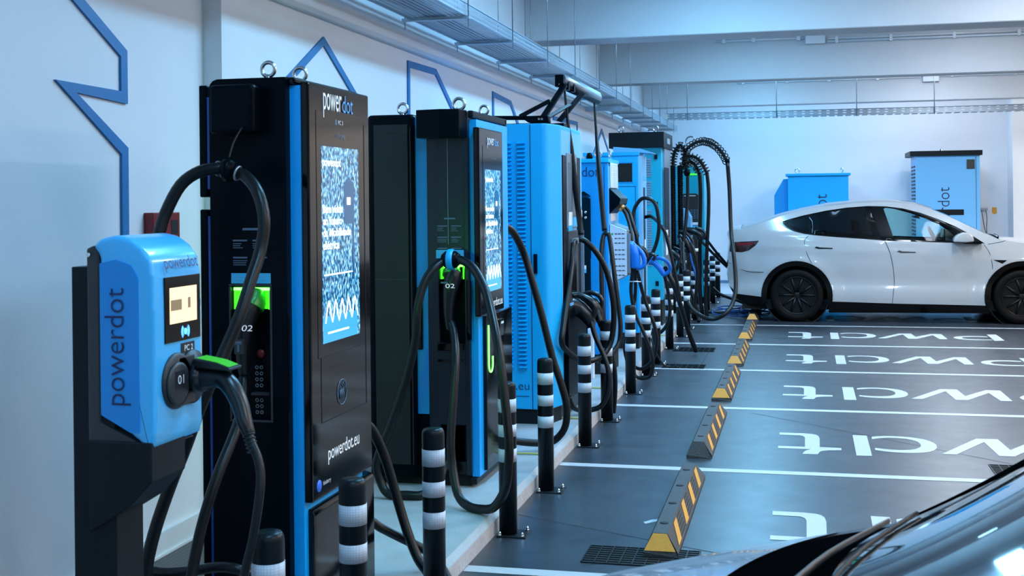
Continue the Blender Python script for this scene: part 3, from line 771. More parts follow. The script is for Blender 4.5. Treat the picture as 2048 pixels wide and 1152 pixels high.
# front: bright rim, blue recess, black panel
MB().box(-1.802, -1.760, 4.088, 4.685, 0.12, 2.112).build('blue_spacer', M_strip, t)
MB().box(-1.81, -1.772, 4.07, 4.69, 2.115, 2.14, 0.008).build('front_rim', M_black, t)
display_front(t, 4.095, 4.722, -1.73, 2.125, 0.595, 4.205, 4.59, 1.160, 1.897, 0)
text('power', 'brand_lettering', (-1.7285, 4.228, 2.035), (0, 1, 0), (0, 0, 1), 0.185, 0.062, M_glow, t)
text('dot', 'brand_lettering', (-1.7285, 4.422, 2.035), (0, 1, 0), (0, 0, 1), 0.112, 0.066, M_bluep, t)
text('PC 3', 'plate_lettering', (-1.7285, 4.375, 1.985), (0, 1, 0), (0, 0, 1), 0.05, 0.016, M_white, t)
MB().box(-1.73, -1.7283, 4.355, 4.362, 1.983, 2.003).build('blue_tick', M_bluep, t)
text('i-charging', 'small_lettering', (-1.728, 4.345, 1.935), (0, 1, 0), (0, 0, 1), 0.10, 0.017, M_dim, t)
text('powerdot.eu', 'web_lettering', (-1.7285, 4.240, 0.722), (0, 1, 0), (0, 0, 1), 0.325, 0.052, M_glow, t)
mb = MB(); mb.torus((-1.7285, 4.39, 0.955), 0.048, 0.0018, (1, 0, 0), 28, 6)
for k in range(4): mb.tube([(-1.7283, 4.37 + 0.010 * k, 0.93), (-1.7283, 4.37 + 0.010 * k, 0.965 + 0.006 * (k % 2))], 0.0022, 6, smooth=0)
for k in range(3): mb.tube([(-1.7283, 4.412 + 0.008 * k, 0.945 + 0.01 * k), (-1.7283, 4.404 + 0.01 * k, 0.972 + 0.008 * k), (-1.7283, 4.385 + 0.008 * k, 0.985 + 0.004 * k)], 0.0013, 6)
mb.build('contactless_symbol', M_dim, t)
mb = MB()
for a in ((4.19, 4.65, 1.118, 1.121), (4.19, 4.65, 0.868, 0.871)): mb.box(-1.7305, -1.7286, *a)
mb.box(-1.7305, -1.7286, 4.187, 4.190, 0.868, 2.0); mb.box(-1.7305, -1.7286, 4.66, 4.663, 0.868, 2.0)
mb.build('panel_seams', M_dark, t)
MB().lathe([(0.022, 0), (0.022, 0.0015), (0.001, 0.0015)], (-1.7295, 4.155, 0.645), 24, 'x').build('round_emblem', mat('royal_blue_print', (0.03, 0.12, 0.6), 0.4, emit=(0.03, 0.12, 0.6), es=0.3), t)
text('blueberry', 'emblem_lettering', (-1.7285, 4.188, 0.640), (0, 1, 0), (0, 0, 1), 0.075, 0.016, M_white, t)
MB().prism([(-1.80, 0.12), (-1.80, 0.56), (-1.785, 0.572), (-1.745, 0.560), (-1.738, 0.545), (-1.738, 0.12)], 'y', 4.125, 4.765, 0.006, 2).build('lower_panel', M_black, t)
MB().box(-1.803, -1.770, 4.56, 4.70, 0.575, 0.60).build('vent_mesh', M_perf, t)
MB().box(-1.822, -1.795, 4.048, 4.07, 0.93, 1.285, 0.008, 3).build('door_handle', M_satin, t)
# back side
MB().box(-2.135, -2.10, 4.10, 4.66, 1.74, 2.08).box(-2.135, -2.10, 4.10, 4.66, 0.16, 1.64).build('blue_back_strip', M_dstrip, t)
MB().box(-2.168, -2.135, 4.10, 4.70, 1.71, 2.125, 0.006).box(-2.168, -2.135, 4.10, 4.70, 0.12, 1.665, 0.006).build('back_panel', M_satin, t)
eye_bolt((-1.915, 4.16, 2.14), t); eye_bolt((-1.875, 4.36, 2.14), t)
MB().lathe([(0.05, 2.135), (0.05, 2.15), (0.03, 2.155), (0.001, 2.156)], (-1.86, 4.22, 0), 24).build('antenna_cap', M_satin, t)

def holster_gun(p, s, label, tilt=0.0):
    x, y, z = p
    t = thing('charging_connector', p, label, 'charging connector')
    mb = MB(); mb.tube([(x + 0.02 * s, y + 0.03, z + 0.10 * s), (x + 0.012 * s, y + 0.015, z + 0.07 * s), (x, y, z + 0.01 * s), (x - 0.008 * s, y - 0.005, z - 0.06 * s), (x - 0.01 * s, y - 0.005, z - 0.14 * s), (x - 0.006 * s, y, z - 0.20 * s)], [0.046 * s, 0.048 * s, 0.042 * s, 0.032 * s, 0.024 * s, 0.018 * s], 18, flat=0.9)
    mb.build('grip', M_plas, t)
    return t
g = holster_gun((-1.955, 4.025, 1.24), 0.9, 'black connector numbered 02 in the green lit socket of the nearest tall charger')
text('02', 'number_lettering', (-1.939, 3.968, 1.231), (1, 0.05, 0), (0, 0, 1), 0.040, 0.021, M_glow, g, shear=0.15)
MB().box(-1.978, -1.942, 3.982, 4.0, 1.145, 1.20, 0.003).build('latch', M_grey, g)
MB().box(-1.972, -1.948, 3.979, 3.983, 1.182, 1.192).box(-1.964, -1.956, 3.979, 3.983, 1.155, 1.185).build('latch_print', M_dim, g)
MB().tube([(-1.93, 4.075, 1.37), (-1.935, 4.06, 1.33), (-1.94, 4.05, 1.31)], [0.03, 0.045, 0.047], 18).build('connector_head', M_green_s, g)

MB().box(-2.02, -1.868, 4.70, 4.706, 0.90, 1.385).build('far_socket_recess', M_satin, t)
MB().box(-2.014, -1.874, 4.704, 4.712, 1.365, 1.378).build('green_light_bar', M_green, t)
MB().prism([(-0.80, 6.27), (-0.745, 6.33), (-0.74, 6.37), (-0.775, 6.36), (-0.815, 6.30)], 'z', 0.0005, 0.0018).build('paint_spot', M_line, label='small white paint spot on the floor left of the nearest wheel stop', cat='floor marking')
# ---- second charger, with a perforated side
t = thing('charger_cabinet', (-2.05, 6.9, 0.1), 'tall black charger with a perforated side panel, second behind the nearest one', 'charger')
MB().box(-2.372, -2.095, 6.44, 7.25, 0.14, 2.178, 0.03, 4).build('vent_body', M_satin, t)
MB().box(-2.330, -2.130, 6.436, 6.441, 0.22, 2.12).build('perforated_panel', M_perf, t)
mb = MB()
mb.box(-2.116, -2.113, 6.434, 6.441, 0.22, 2.10); mb.box(-2.33, -2.13, 6.434, 6.441, 1.252, 1.254); mb.box(-2.33, -2.13, 6.434, 6.441, 2.078, 2.080)
mb.build('panel_folds', M_grey, t)
MB().box(-2.095, -2.022, 6.47, 7.25, 0.50, 2.16).build('blue_column', M_blue2, t)
MB().box(-2.095, -2.022, 6.475, 7.25, 0.14, 0.50).build('column_foot', M_satin, t)
MB().box(-2.022, -1.782, 6.50, 7.25, 0.17, 2.185, 0.012, 2).build('body', M_satin, t)
al2 = (-1.956, -1.812, 0.90, 1.34)
mb = MB()
mb.box(-2.022, al2[0], 6.445, 6.51, 0.17, 2.185, 0.004, 1); mb.box(al2[1], -1.782, 6.445, 6.51, 0.17, 2.185, 0.004, 1)
mb.box(al2[0] - 0.005, al2[1] + 0.005, 6.448, 6.51, al2[3], 2.183); mb.box(al2[0] - 0.005, al2[1] + 0.005, 6.448, 6.51, 0.45, al2[2])
mb.build('end_face', mat('navy_black_satin', (0.0015, 0.006, 0.018), 0.33), t)
MB().box(al2[0], al2[1], 6.495, 6.50, al2[2], al2[3]).build('socket_recess', M_satin, t)
MB().box(al2[0] + 0.008, al2[1] - 0.008, 6.455, 6.47, al2[3] - 0.016, al2[3] - 0.006).build('green_light_bar', mat('green_led_b', (0.1, 1, 0.05), 0.5, emit=(0.10, 1.0, 0.06), es=6), t)
MB().box(al2[0] + 0.004, al2[0] + 0.012, 6.46, 6.495, al2[3] - 0.085, al2[3] - 0.01).box(al2[1] - 0.012, al2[1] - 0.004, 6.46, 6.495, al2[3] - 0.085, al2[3] - 0.01).build('lit_lining', M_green_l, t)
MB().box(-1.97, -1.82, 6.43, 6.455, 0.86, 0.905, 0.004).box(-1.965, -1.825, 6.43, 6.455, 0.80, 0.81).build('holster_shelf', M_black, t)
MB().box(-1.965, -1.835, 6.50, 6.505, 0.24, 0.45).build('cable_entry', M_dark, t)
MB().box(-2.02, -1.785, 6.47, 6.51, 0.17, 0.24).box(-2.02, -1.785, 6.47, 6.51, 0.44, 0.46).build('entry_frame', M_black, t)
MB().box(-2.36, -1.80, 6.50, 7.22, 0.10, 0.17).build('plinth', M_dark, t)
MB().box(-1.902, -1.900, 6.444, 6.446, 1.45, 2.04).build('pull_cord', M_alu, t)
info_end(t, -1.972, -1.812, 6.445, 1.60, 1.372, 1.418)
MB().prism([(-2.045, 6.33), (-1.90, 6.30), (-1.80, 6.33), (-1.785, 6.445), (-2.045, 6.445)], 'z', 2.035, 2.190, 0.006, 2).build('cable_arm_box', M_satin, t)
MB().box(-1.784, -1.742, 6.475, 7.20, 0.16, 2.14).build('blue_spacer', M_strip, t)
mb = MB(); mb.box(-1.79, -1.755, 7.20, 7.25, 0.12, 2.19, 0.006); mb.box(-1.79, -1.755, 6.46, 7.24, 2.15, 2.19, 0.01); mb.box(-1.79, -1.755, 6.46, 7.24, 0.12, 0.155, 0.005)
mb.build('front_rim', M_cab, t)
display_front(t, 6.43, 6.97, -1.715, 2.095, 1.05, 6.545, 6.90, 1.175, 1.865, 0)
text('power', 'brand_lettering', (-1.7135, 6.60, 2.005), (0, 1, 0), (0, 0, 1), 0.155, 0.040, M_white, t)
text('dot', 'brand_lettering', (-1.7135, 6.762, 2.005), (0, 1, 0), (0, 0, 1), 0.095, 0.042, M_bluep, t)
text('i-charging', 'small_lettering', (-1.7135, 6.68, 1.925), (0, 1, 0), (0, 0, 1), 0.12, 0.014, M_dim, t)
text('powerdot.eu', 'web_lettering', (-1.7135, 6.58, 1.085), (0, 1, 0), (0, 0, 1), 0.34, 0.046, M_glow, t)
MB().box(-1.79, -1.722, 6.57, 7.19, 0.175, 1.04, 0.004).build('lower_panel', M_black, t)
mb = MB()
pp = []
for k in range(25):
    a = math.pi + math.pi * k / 24
    pp.append((-1.7205, 6.665 + 0.045 * math.cos(a), 0.765 + 0.05 * math.sin(a)))
pp = [(-1.7205, 6.62, 0.985), (-1.7205, 6.62, 0.87)] + pp + [(-1.7205, 6.71, 0.80)]
mb.tube(pp, 0.004, 8, smooth=0); mb.build('green_light_loop', M_green, t)
MB().box(-1.722, -1.70, 6.80, 6.90, 0.90, 1.0, 0.004).build('card_reader', M_black, t)
MB().box(-1.7, -1.6992, 6.83, 6.89, 0.972, 0.985).build('reader_print', M_white, t)
MB().box(-1.7215, -1.7195, 6.80, 6.90, 0.80, 0.885).build('cyan_label', M_cyan, t)
MB().box(-2.09, -2.06, 6.455, 6.475, 0.86, 1.21, 0.008, 3).box(-1.80, -1.772, 6.440, 6.452, 0.92, 1.25, 0.006, 3).build('door_handle', M_black, t)
eye_bolt((-2.21, 6.6, 2.175), t, 1.1); eye_bolt((-1.875, 6.6, 2.185), t, 1.25); eye_bolt((-1.82, 6.95, 2.185), t, 1.0)
g = holster_gun((-1.885, 6.42, 1.19), 1.05, 'black connector numbered 02 in the socket of the perforated charger')
text('02', 'number_lettering', (-1.897, 6.368, 1.212), (1, 0.05, 0), (0, 0, 1), 0.052, 0.024, M_glow, g)
MB().tube([(-1.885, 6.475, 1.335), (-1.885, 6.455, 1.30), (-1.885, 6.44, 1.275)], [0.035, 0.05, 0.05], 18).build('connector_head', M_green_s, g)
MB().box(-1.92, -1.885, 6.355, 6.37, 1.238, 1.246).build('small_print', M_dim, g)

# ---- bright blue louvred cabinet with the overhead cable arm
t = thing('charger_cabinet', (-2.1, 8.95, 0.1), 'bright blue louvred charger cabinet below the black overhead cable arm', 'charger')
foot = [(-2.55, 8.38), (-1.775, 8.38), (-1.75, 8.388), (-1.735, 8.41), (-1.685, 8.60), (-1.685, 9.42), (-1.70, 9.47), (-2.55, 9.47)]
MB().prism(foot, 'z', 0.205, 2.235, 0.012, 2).build('body', M_blue, t)
MB().box(-1.690, -1.684, 8.62, 9.45, 0.62, 2.20, 0.002).build('front_panel', M_pale, t)  # stronger light on this front put into a paler blue than the body
MB().prism([(-2.52, 8.40), (-1.76, 8.40), (-1.745, 8.42), (-1.70, 8.60), (-1.70, 9.44), (-2.52, 9.44)], 'z', 0.10, 0.205).build('plinth', M_cab, t)
for xa, xb in ((-2.055, -1.995), (-1.955, -1.895), (-2.35, -2.29), (-2.23, -2.17)):
    mb = MB()
    z = 0.50
    while z < 2.12:
        mb.prism([(8.3805, z), (8.3805, z + 0.022), (8.352, z + 0.004)], 'x', xa, xb, 0.0)
        z += 0.030
    mb.build('louvre_column', M_blue, t)
MB().box(-1.862, -1.858, 8.376, 8.381, 0.21, 2.23).build('door_seam', M_navy, t)
MB().box(-1.842, -1.815, 8.365, 8.382, 1.17, 1.31, 0.003).build('door_handle', M_black, t)
text('powerdot.eu', 'web_lettering', (-2.345, 8.379, 0.345), (1, 0, 0), (0, 0, 1), 0.46, 0.058, M_navy, t, thin=0.01)
MB().box(-2.345, -1.885, 8.377, 8.3805, 0.297, 0.300).build('thin_line', M_navy, t)
MB().cyl((-2.0, 8.396, 0.187), (-2.0, 8.402, 0.187), 0.006, n=10).build('screw', M_chrome, t)
MB().box(-1.700, -1.676, 8.64, 8.78, 0.30, 2.02, 0.01, 3).build('black_strip', M_satin, t)
MB().box(-1.700, -1.676, 9.22, 9.36, 0.30, 2.02, 0.01, 3).build('black_strip', M_satin, t)
MB().box(-1.692, -1.674, 8.80, 9.20, 1.48, 2.04, 0.004).build('notice_plate', M_alu, t)
MB().box(-1.675, -1.672, 8.84, 9.16, 1.56, 1.97).build('notice_print', mat('notice_print_grey', (0.12, 0.14, 0.17), 0.5, noise=(160, 0.8)), t)
MB().box(-1.675, -1.671, 8.84, 8.98, 1.50, 1.60).build('white_label', M_white, t)
MB().box(-1.675, -1.671, 9.0, 9.2, 1.49, 1.56).box(-1.675, -1.671, 8.82, 8.98, 1.45, 1.5).build('cyan_label', M_cyan, t)
MB().box(-1.692, -1.668, 8.80, 9.20, 0.92, 1.46, 0.006).build('screen_panel', M_grey, t)
MB().box(-1.669, -1.666, 8.90, 9.10, 0.96, 1.36).build('screen', M_black, t)
MB().box(-1.700, -1.650, 8.66, 9.42, 0.22, 0.90, 0.01).build('lower_front', M_satin, t)
MB().box(-1.688, -1.664, 9.40, 9.43, 0.60, 1.45, 0.003).build('edge_highlight', M_alu, t)  # bright highlight on the cabinet's far edge, added as a pale strip
MB().box(-1.667, -1.658, 8.80, 9.20, 0.905, 0.925).build('screen_lip', M_pale, t)

ca = bpy.data.objects.new('cable_arm', None); COL.objects.link(ca); ca.parent = t; ca.location = Vector((-1.95, 8.7, 2.24)) - wloc(t); cab3 = t; t = ca
def bar(a, b, wd, th=0.03):
    A, B = Vector(a), Vector(b)
    return MB().tube([A, B], [wd, wd], 4, smooth=0, flat=th / wd)
def obar(a, b, wd, th):
    A, B = Vector(a), Vector(b); d = (B - A).normalized(); sd = d.cross(Vector((0, 1, 0))).normalized() * wd / 2; tv = Vector((0, th / 2, 0))
    m = MB(); q = bmesh.new()
    c = [q.verts.new(p) for p in (A - sd - tv, A + sd - tv, A + sd + tv, A - sd + tv, B - sd - tv, B + sd - tv, B + sd + tv, B - sd + tv)]
    for f in ((0, 1, 2, 3), (4, 7, 6, 5), (0, 4, 5, 1), (1, 5, 6, 2), (2, 6, 7, 3), (3, 7, 4, 0)): q.faces.new([c[k] for k in f])
    bmesh.ops.bevel(q, geom=list(q.edges), offset=0.004, segments=1, affect='EDGES')
    m.add(q); return m
MB().box(-2.50, -1.74, 8.50, 8.66, 2.236, 2.246).build('base_plate', M_satin, t)
obar((-2.240, 8.550, 2.296), (-1.889, 8.550, 2.286), 0.030, 0.03).build('base_rail', M_satin, t)
MB().prism([(-1.96, 2.290), (-1.925, 2.300), (-1.76, 2.300), (-1.75, 2.25), (-1.90, 2.25)], 'y', 8.52, 8.60, 0.004, 1).build('hinge_block', M_satin, t)
obar((-1.963, 8.520, 2.297), (-1.774, 8.700, 2.421), 0.030, 0.03).build('strut', M_satin, t)
obar((-1.809, 8.540, 2.269), (-1.710, 8.920, 2.553), 0.045, 0.035).build('strut', M_satin, t)
obar((-1.788, 8.600, 2.283), (-1.674, 8.980, 2.414), 0.030, 0.03).build('strut', M_satin, t)
obar((-1.752, 8.900, 2.279), (-1.664, 9.450, 2.537), 0.043, 0.035).build('strut', M_satin, t)
MB().box(-1.80, -1.70, 8.82, 8.98, 2.236, 2.262, 0.004).build('base_plate', M_satin, t)
ra, rb = Vector((-1.714, 8.920, 2.602)), Vector((-1.686, 10.450, 2.583))
MB().tube([ra, rb], [0.042, 0.042], 4, smooth=0, flat=0.35).build('top_rail', M_alu, t)
MB().tube([ra + Vector((-0.02, 0, -0.055)), rb + Vector((-0.02, 0, -0.035))], 0.026, 4, smooth=0).build('cable_guide', M_satin, t)
q = Vector((-1.740, 8.880, 2.595)); MB().box(q.x - 0.03, q.x + 0.035, q.y - 0.03, q.y + 0.03, q.z - 0.035, q.z + 0.03, 0.004).box(q.x - 0.03, q.x - 0.012, q.y - 0.03, q.y + 0.03, q.z - 0.06, q.z - 0.03, 0.003).build('end_bracket', M_satin, t)
for q in ((-1.716, 9.050, 2.565), (-1.711, 9.250, 2.568), (-1.709, 10.250, 2.580)):
    MB().box(q[0] - 0.014, q[0] + 0.018, q[1] - 0.03, q[1] + 0.03, q[2] - 0.04, q[2] + 0.025, 0.004).build('roller_block', M_satin, t)
MB().cyl((-1.823, 8.500, 2.274), (-1.815, 8.480, 2.273), 0.008, n=10).build('hinge_bolt', M_chrome, t); MB().cyl((-1.801, 8.500, 2.273), (-1.793, 8.480, 2.272), 0.008, n=10).build('hinge_bolt', M_chrome, t)

def strap(pts, label, r=0.011):
    t = MB().tube(pts, [r * 0.55, r * 0.8] + [r * 1.5] * (len(pts) - 2), 8, flat=0.6).build('hanging_strap', M_rub, label=label, cat='strap')
    return t
strap([(-1.726, 9.000, 2.531), (-1.706, 9.000, 2.295), (-1.681, 9.000, 2.068), (-1.654, 9.000, 1.803), (-1.622, 9.000, 1.539), (-1.608, 8.980, 1.426)], 'black strap hanging from the near end of the overhead arm', 0.015)
strap([(-1.718, 10.300, 2.572), (-1.695, 10.250, 2.289), (-1.649, 10.100, 1.942), (-1.599, 9.950, 1.605), (-1.573, 9.880, 1.433)], 'black strap hanging from the far end of the overhead arm', 0.015)

# connector guns on the bright blue cabinet
def gun(name, body, rb, loop, rl, m, label, y=None):
    t = thing(name, body[0], label, 'charging connector')
    MB().tube(body, rb, 14).build('grip', m, t)
    MB().tube(loop, rl, 10).build('hand_guard', m, t)
    return t
gun('charging_connector', [(-1.754, 8.950, 0.893), (-1.697, 8.970, 0.891), (-1.633, 9.000, 0.871), (-1.580, 9.000, 0.822), (-1.550, 9.000, 0.770), (-1.539, 9.000, 0.728)], [0.075, 0.07, 0.062, 0.055, 0.042, 0.024], [(-1.711, 8.970, 0.952), (-1.655, 9.000, 0.972), (-1.579, 9.000, 0.950), (-1.526, 9.000, 0.906), (-1.511, 9.000, 0.853), (-1.535, 9.000, 0.800)], 0.022, M_plas, 'black connector with a loop handle, the nearer one on the bright blue cabinet')
gun('charging_connector', [(-1.686, 9.250, 0.930), (-1.623, 9.250, 0.914), (-1.568, 9.250, 0.884), (-1.538, 9.250, 0.838), (-1.526, 9.250, 0.792), (-1.514, 9.220, 0.745)], [0.05, 0.05, 0.05, 0.045, 0.036, 0.022], [(-1.646, 9.250, 0.953), (-1.591, 9.250, 0.973), (-1.529, 9.250, 0.954), (-1.498, 9.250, 0.908), (-1.502, 9.250, 0.861), (-1.522, 9.250, 0.830)], 0.018, M_plas, 'black connector with a loop handle, the farther one on the bright blue cabinet')
MB().box(-1.69, -1.655, 8.9, 9.15, 1.36, 1.40).build('cable_hook', M_alu, cab3)

# ---- darker blue cabinet lettered 'powerdot'
t = thing('charger_cabinet', (-2.0, 11.2, 0.1), 'mid blue charger cabinet with large dark lettering and a white pictogram panel', 'charger')
MB().box(-2.25, -1.70, 10.90, 11.52, 0.28, 2.03, 0.008).build('body', M_blue2, t)
MB().box(-2.27, -1.69, 10.885, 11.54, 2.03, 2.065, 0.006).build('roof', M_blue, t)
MB().box(-2.25, -1.71, 10.91, 11.51, 0.10, 0.28).build('plinth', M_dark, t)
MB().box(-1.735, -1.731, 10.897, 10.901, 0.28, 2.0).build('door_seam', M_navy, t)
text('powerdot', 'brand_lettering', (-2.245, 10.898, 1.905), (1, 0, 0), (0, 0, 1), 0.465, 0.088, M_navy, t, thin=0.008)
MB().prism([(-2.0, 1.16), (-1.86, 1.16), (-1.86, 1.70), (-1.89, 1.715), (-2.0, 1.715)], 'y', 10.89, 10.901).box(-1.96, -1.86, 10.89, 10.901, 1.72, 1.725).prism([(-1.955, 1.76), (-1.92, 1.77), (-1.862, 1.73), (-1.955, 1.73)], 'y', 10.892, 10.901).build('control_panel', M_black, t)
MB().box(-2.0, -1.865, 10.892, 10.901, 0.30, 1.16).build('lower_panel', M_black, t)
MB().box(-1.965, -1.938, 10.886, 10.891, 1.525, 1.60).build('display', mat('pale_display', (0.5, 0.5, 0.5), 0.3, emit=(1, 0.95, 0.85), es=0.9), t)
MB().lathe([(0.012, -0.0), (0.012, -0.008), (0.001, -0.009)], (-1.905, 10.89, 1.58), 16, 'y').lathe([(0.012, -0.0), (0.012, -0.008), (0.001, -0.009)], (-1.905, 10.89, 1.53), 16, 'y').build('push_button', M_chrome, t)
MB().lathe([(0.007, -0.0), (0.007, -0.004), (0.001, -0.005)], (-1.94, 10.89, 1.488), 12, 'y').build('status_light', M_green, t)
mb = MB()
for k in range(4): mb.box(-1.945, -1.925, 10.886, 10.891, 1.20 - 0.032 * k, 1.222 - 0.032 * k, 0.004)
mb.build('white_icons', M_bluep, t)
MB().box(-1.965, -1.905, 10.887, 10.892, 1.025, 1.095).build('white_label', M_white, t)
MB().box(-1.965, -1.905, 10.886, 10.8875, 1.025, 1.06).build('cyan_label', M_cyan, t)
eye_bolt((-1.80, 10.98, 2.063), t, 1.2); eye_bolt((-1.74, 11.3, 2.063), t, 1.2, (1, 0.4, 0))
MB().lathe([(0.03, 2.06), (0.03, 2.10), (0.02, 2.125), (0.001, 2.13)], (-2.02, 11.1, 0), 20).build('antenna_dome', M_satin, t)
MB().lathe([(0.03, 2.06), (0.03, 2.10), (0.02, 2.125), (0.001, 2.13)], (-1.90, 11.1, 0), 20).build('antenna_dome', M_satin, t)
MB().box(-1.70, -1.694, 10.91, 11.5, 0.30, 2.0).build('front_panel', M_pale, t)
mb = MB()
for k in range(12):
    for c in range(3): mb.box(-1.695, -1.680, 11.0 + 0.14 * c, 11.11 + 0.14 * c, 1.81 + k * 0.018, 1.821 + k * 0.018)
mb.box(-1.69, -1.684, 10.98, 11.42, 1.80, 2.03)
mb.build('white_grille', M_jbox, t)
mb = MB(); mb.prism([(-1.695, 1.56), (-1.695, 1.80), (-1.59, 1.70), (-1.60, 1.65)], 'y', 10.93, 11.42, 0.004, 1); mb.build('cable_hood', M_satin, t)
MB().cyl((-1.645, 11.2, 1.64), (-1.605, 11.2, 1.60), 0.035, n=14).build('brass_gland', mat('brass_fitting', (0.45, 0.32, 0.14), 0.35, metal=1), t)
MB().box(-1.694, -1.690, 11.0, 11.3, 1.495, 1.58).build('type_plate', M_white, t)
MB().prism([(-1.69, 1.47), (-1.535, 1.41), (-1.535, 1.00), (-1.69, 0.92)], 'y', 10.93, 11.42, 0.003, 1).build('holster_box', M_alu, t)
MB().prism([(-1.688, 1.462), (-1.538, 1.404), (-1.538, 1.005), (-1.688, 0.928)], 'y', 10.926, 10.930).build('white_panel', mat('pictogram_plate', (0.62, 0.68, 0.78), 0.4), t)
mb = MB(); random.seed(9)
for r in range(9):
    zz = 1.375 - r * 0.042 - (0.02 if r > 2 else 0) - (0.02 if r > 5 else 0)
    for c in range(3):
        x = -1.645 + c * 0.033
        mb.box(x, x + 0.010, 10.9245, 10.9265, zz, zz + 0.010); mb.box(x + 0.004, x + 0.026, 10.9245, 10.9265, zz + 0.001, zz + 0.0045)
        mb.box(x + 0.014, x + 0.022, 10.9245, 10.9265, zz + 0.007, zz + 0.0105)
    mb.build('pictogram_row', M_black_p, t); mb = MB()
for z, m_ in ((1.37, M_green_s), (1.22, mat('olive_square', (0.12, 0.25, 0.08), 0.5)), (1.075, M_bgun)):
    MB().box(-1.675, -1.660, 10.9245, 10.9265, z, z + 0.018).build('coloured_square', m_, t)
MB().box(-1.535, -1.51, 10.95, 11.0, 1.02, 1.38, 0.003).build('steel_edge', M_alu, t)
MB().cyl((-1.53, 10.97, 0.945), (-1.42, 10.99, 0.94), 0.006, n=8).build('connector_rest', M_chrome, t)
MB().box(-1.85, -1.80, 10.6, 10.68, 0.10, 0.55, 0.01).build('white_post', M_jbox, label='short white cable duct standing behind the black connector cables', cat='duct')

gun('charging_connector', [(-1.540, 11.000, 1.285), (-1.503, 11.000, 1.266), (-1.481, 11.000, 1.207), (-1.473, 11.000, 1.138), (-1.474, 11.000, 1.065)], [0.03, 0.045, 0.052, 0.05, 0.045], [(-1.503, 11.000, 1.275), (-1.449, 11.000, 1.248), (-1.404, 11.000, 1.193), (-1.386, 11.000, 1.129), (-1.400, 11.000, 1.079), (-1.464, 11.000, 1.065)], 0.021, M_bgun, 'blue charging connector with a rounded handle beside the white pictogram panel')
gun('charging_connector', [(-1.565, 12.800, 1.029), (-1.512, 12.800, 1.018), (-1.470, 12.800, 0.981), (-1.434, 12.800, 0.934), (-1.408, 12.800, 0.891)], [0.03, 0.03, 0.03, 0.03, 0.026], [(-1.554, 12.800, 1.050), (-1.480, 12.800, 1.071), (-1.406, 12.800, 1.055), (-1.354, 12.800, 1.008), (-1.344, 12.800, 0.950), (-1.382, 12.800, 0.907), (-1.419, 12.800, 0.891)], 0.02, M_bgun, 'blue charging connector with an open handle, the farther blue one')
gun('charging_connector', [(-1.569, 11.450, 1.306), (-1.588, 11.800, 1.265), (-1.529, 11.800, 1.226), (-1.481, 11.800, 1.182), (-1.467, 11.800, 1.123)], [0.02, 0.02, 0.026, 0.03, 0.026], [(-1.479, 11.900, 1.119), (-1.444, 11.900, 1.153), (-1.395, 11.900, 1.134), (-1.416, 11.900, 1.094)], 0.016, M_plas, 'black bent connector between the two blue connectors')

# ---- hooded blue cabinet
t = thing('charger_cabinet', (-1.95, 13.3, 0.1), 'bright blue charger cabinet with a pale sloping hood and a dark window', 'charger')
MB().box(-2.25, -1.675, 12.85, 13.30, 0.27, 2.18, 0.008).build('body', M_blue, t)
MB().box(-2.25, -1.69, 12.86, 13.29, 0.10, 0.27).build('plinth', M_dark, t)
MB().box(-2.27, -1.665, 12.83, 13.32, 2.16, 2.20, 0.006).build('roof', M_blue, t)
MB().prism([(-1.95, 2.19), (-1.95, 2.26), (-1.66, 2.235), (-1.53, 2.19), (-1.535, 2.18), (-1.66, 2.19)], 'y', 12.90, 13.25, 0.003, 1).build('hood', M_pale, t)
MB().box(-1.90, -1.74, 12.845, 12.852, 1.88, 2.08).build('dark_window', M_dark, t)
MB().box(-1.915, -1.725, 12.842, 12.85, 2.08, 2.09).box(-1.915, -1.725, 12.842, 12.85, 1.87, 1.88).build('window_frame', M_blue2, t)
MB().box(-2.20, -1.70, 12.846, 12.851, 1.83, 1.835).box(-1.71, -1.705, 12.846, 12.851, 0.3, 1.83).build('door_seam', M_navy, t)
MB().prism([(-1.675, 12.86), (-1.65, 12.875), (-1.64, 12.90), (-1.64, 13.26), (-1.675, 13.29)], 'z', 0.30, 2.16).build('front_panel', M_pale, t)
MB().box(-1.642, -1.636, 12.98, 13.10, 0.55, 1.82).build('front_strip', M_cab, t)
MB().box(-1.637, -1.633, 13.0, 13.09, 1.16, 1.26).box(-1.637, -1.633, 13.0, 13.09, 0.98, 1.06).build('white_label', M_white, t)
MB().box(-1.642, -1.637, 12.95, 13.2, 1.90, 1.95).build('front_print', M_bluep, t)

# ---- tall cabinet with a black top
t = thing('charger_cabinet', (-2.05, 15.7, 0.1), 'tall teal blue cabinet with an overhanging black top and grey vents', 'charger')
MB().box(-2.30, -1.70, 15.30, 16.2, 0.42, 2.36, 0.006).build('body', M_teal, t)
MB().box(-2.36, -1.66, 15.24, 16.3, 2.345, 2.545, 0.008).build('top_cover', M_cab, t)
MB().box(-1.661, -1.656, 15.62, 15.95, 2.41, 2.48).build('white_logo', mat('grey_logo_print', (0.30, 0.34, 0.38), 0.5), t)
MB().box(-2.28, -1.71, 15.31, 16.19, 0.10, 0.42).build('plinth', M_dark, t)
for za, zb in ((1.98, 2.20), (1.63, 1.93), (0.85, 1.55)):
    mb = MB(); z = za
    while z < zb:
        mb.box(-1.97, -1.83, 15.29, 15.302, z, z + 0.018); z += 0.03
    mb.build('vent_louvres', M_alu, t)
for z in (2.20, 1.60, 0.93, 0.60): MB().box(-1.79, -1.75, 15.285, 15.301, z, z + 0.06).build('door_lock', M_black, t)
MB().box(-1.705, -1.675, 15.45, 16.15, 0.45, 2.34).build('front_frame', M_alu, t)
MB().box(-1.677, -1.67, 15.4, 15.9, 1.2, 2.1).build('front_glass', M_cab, t)
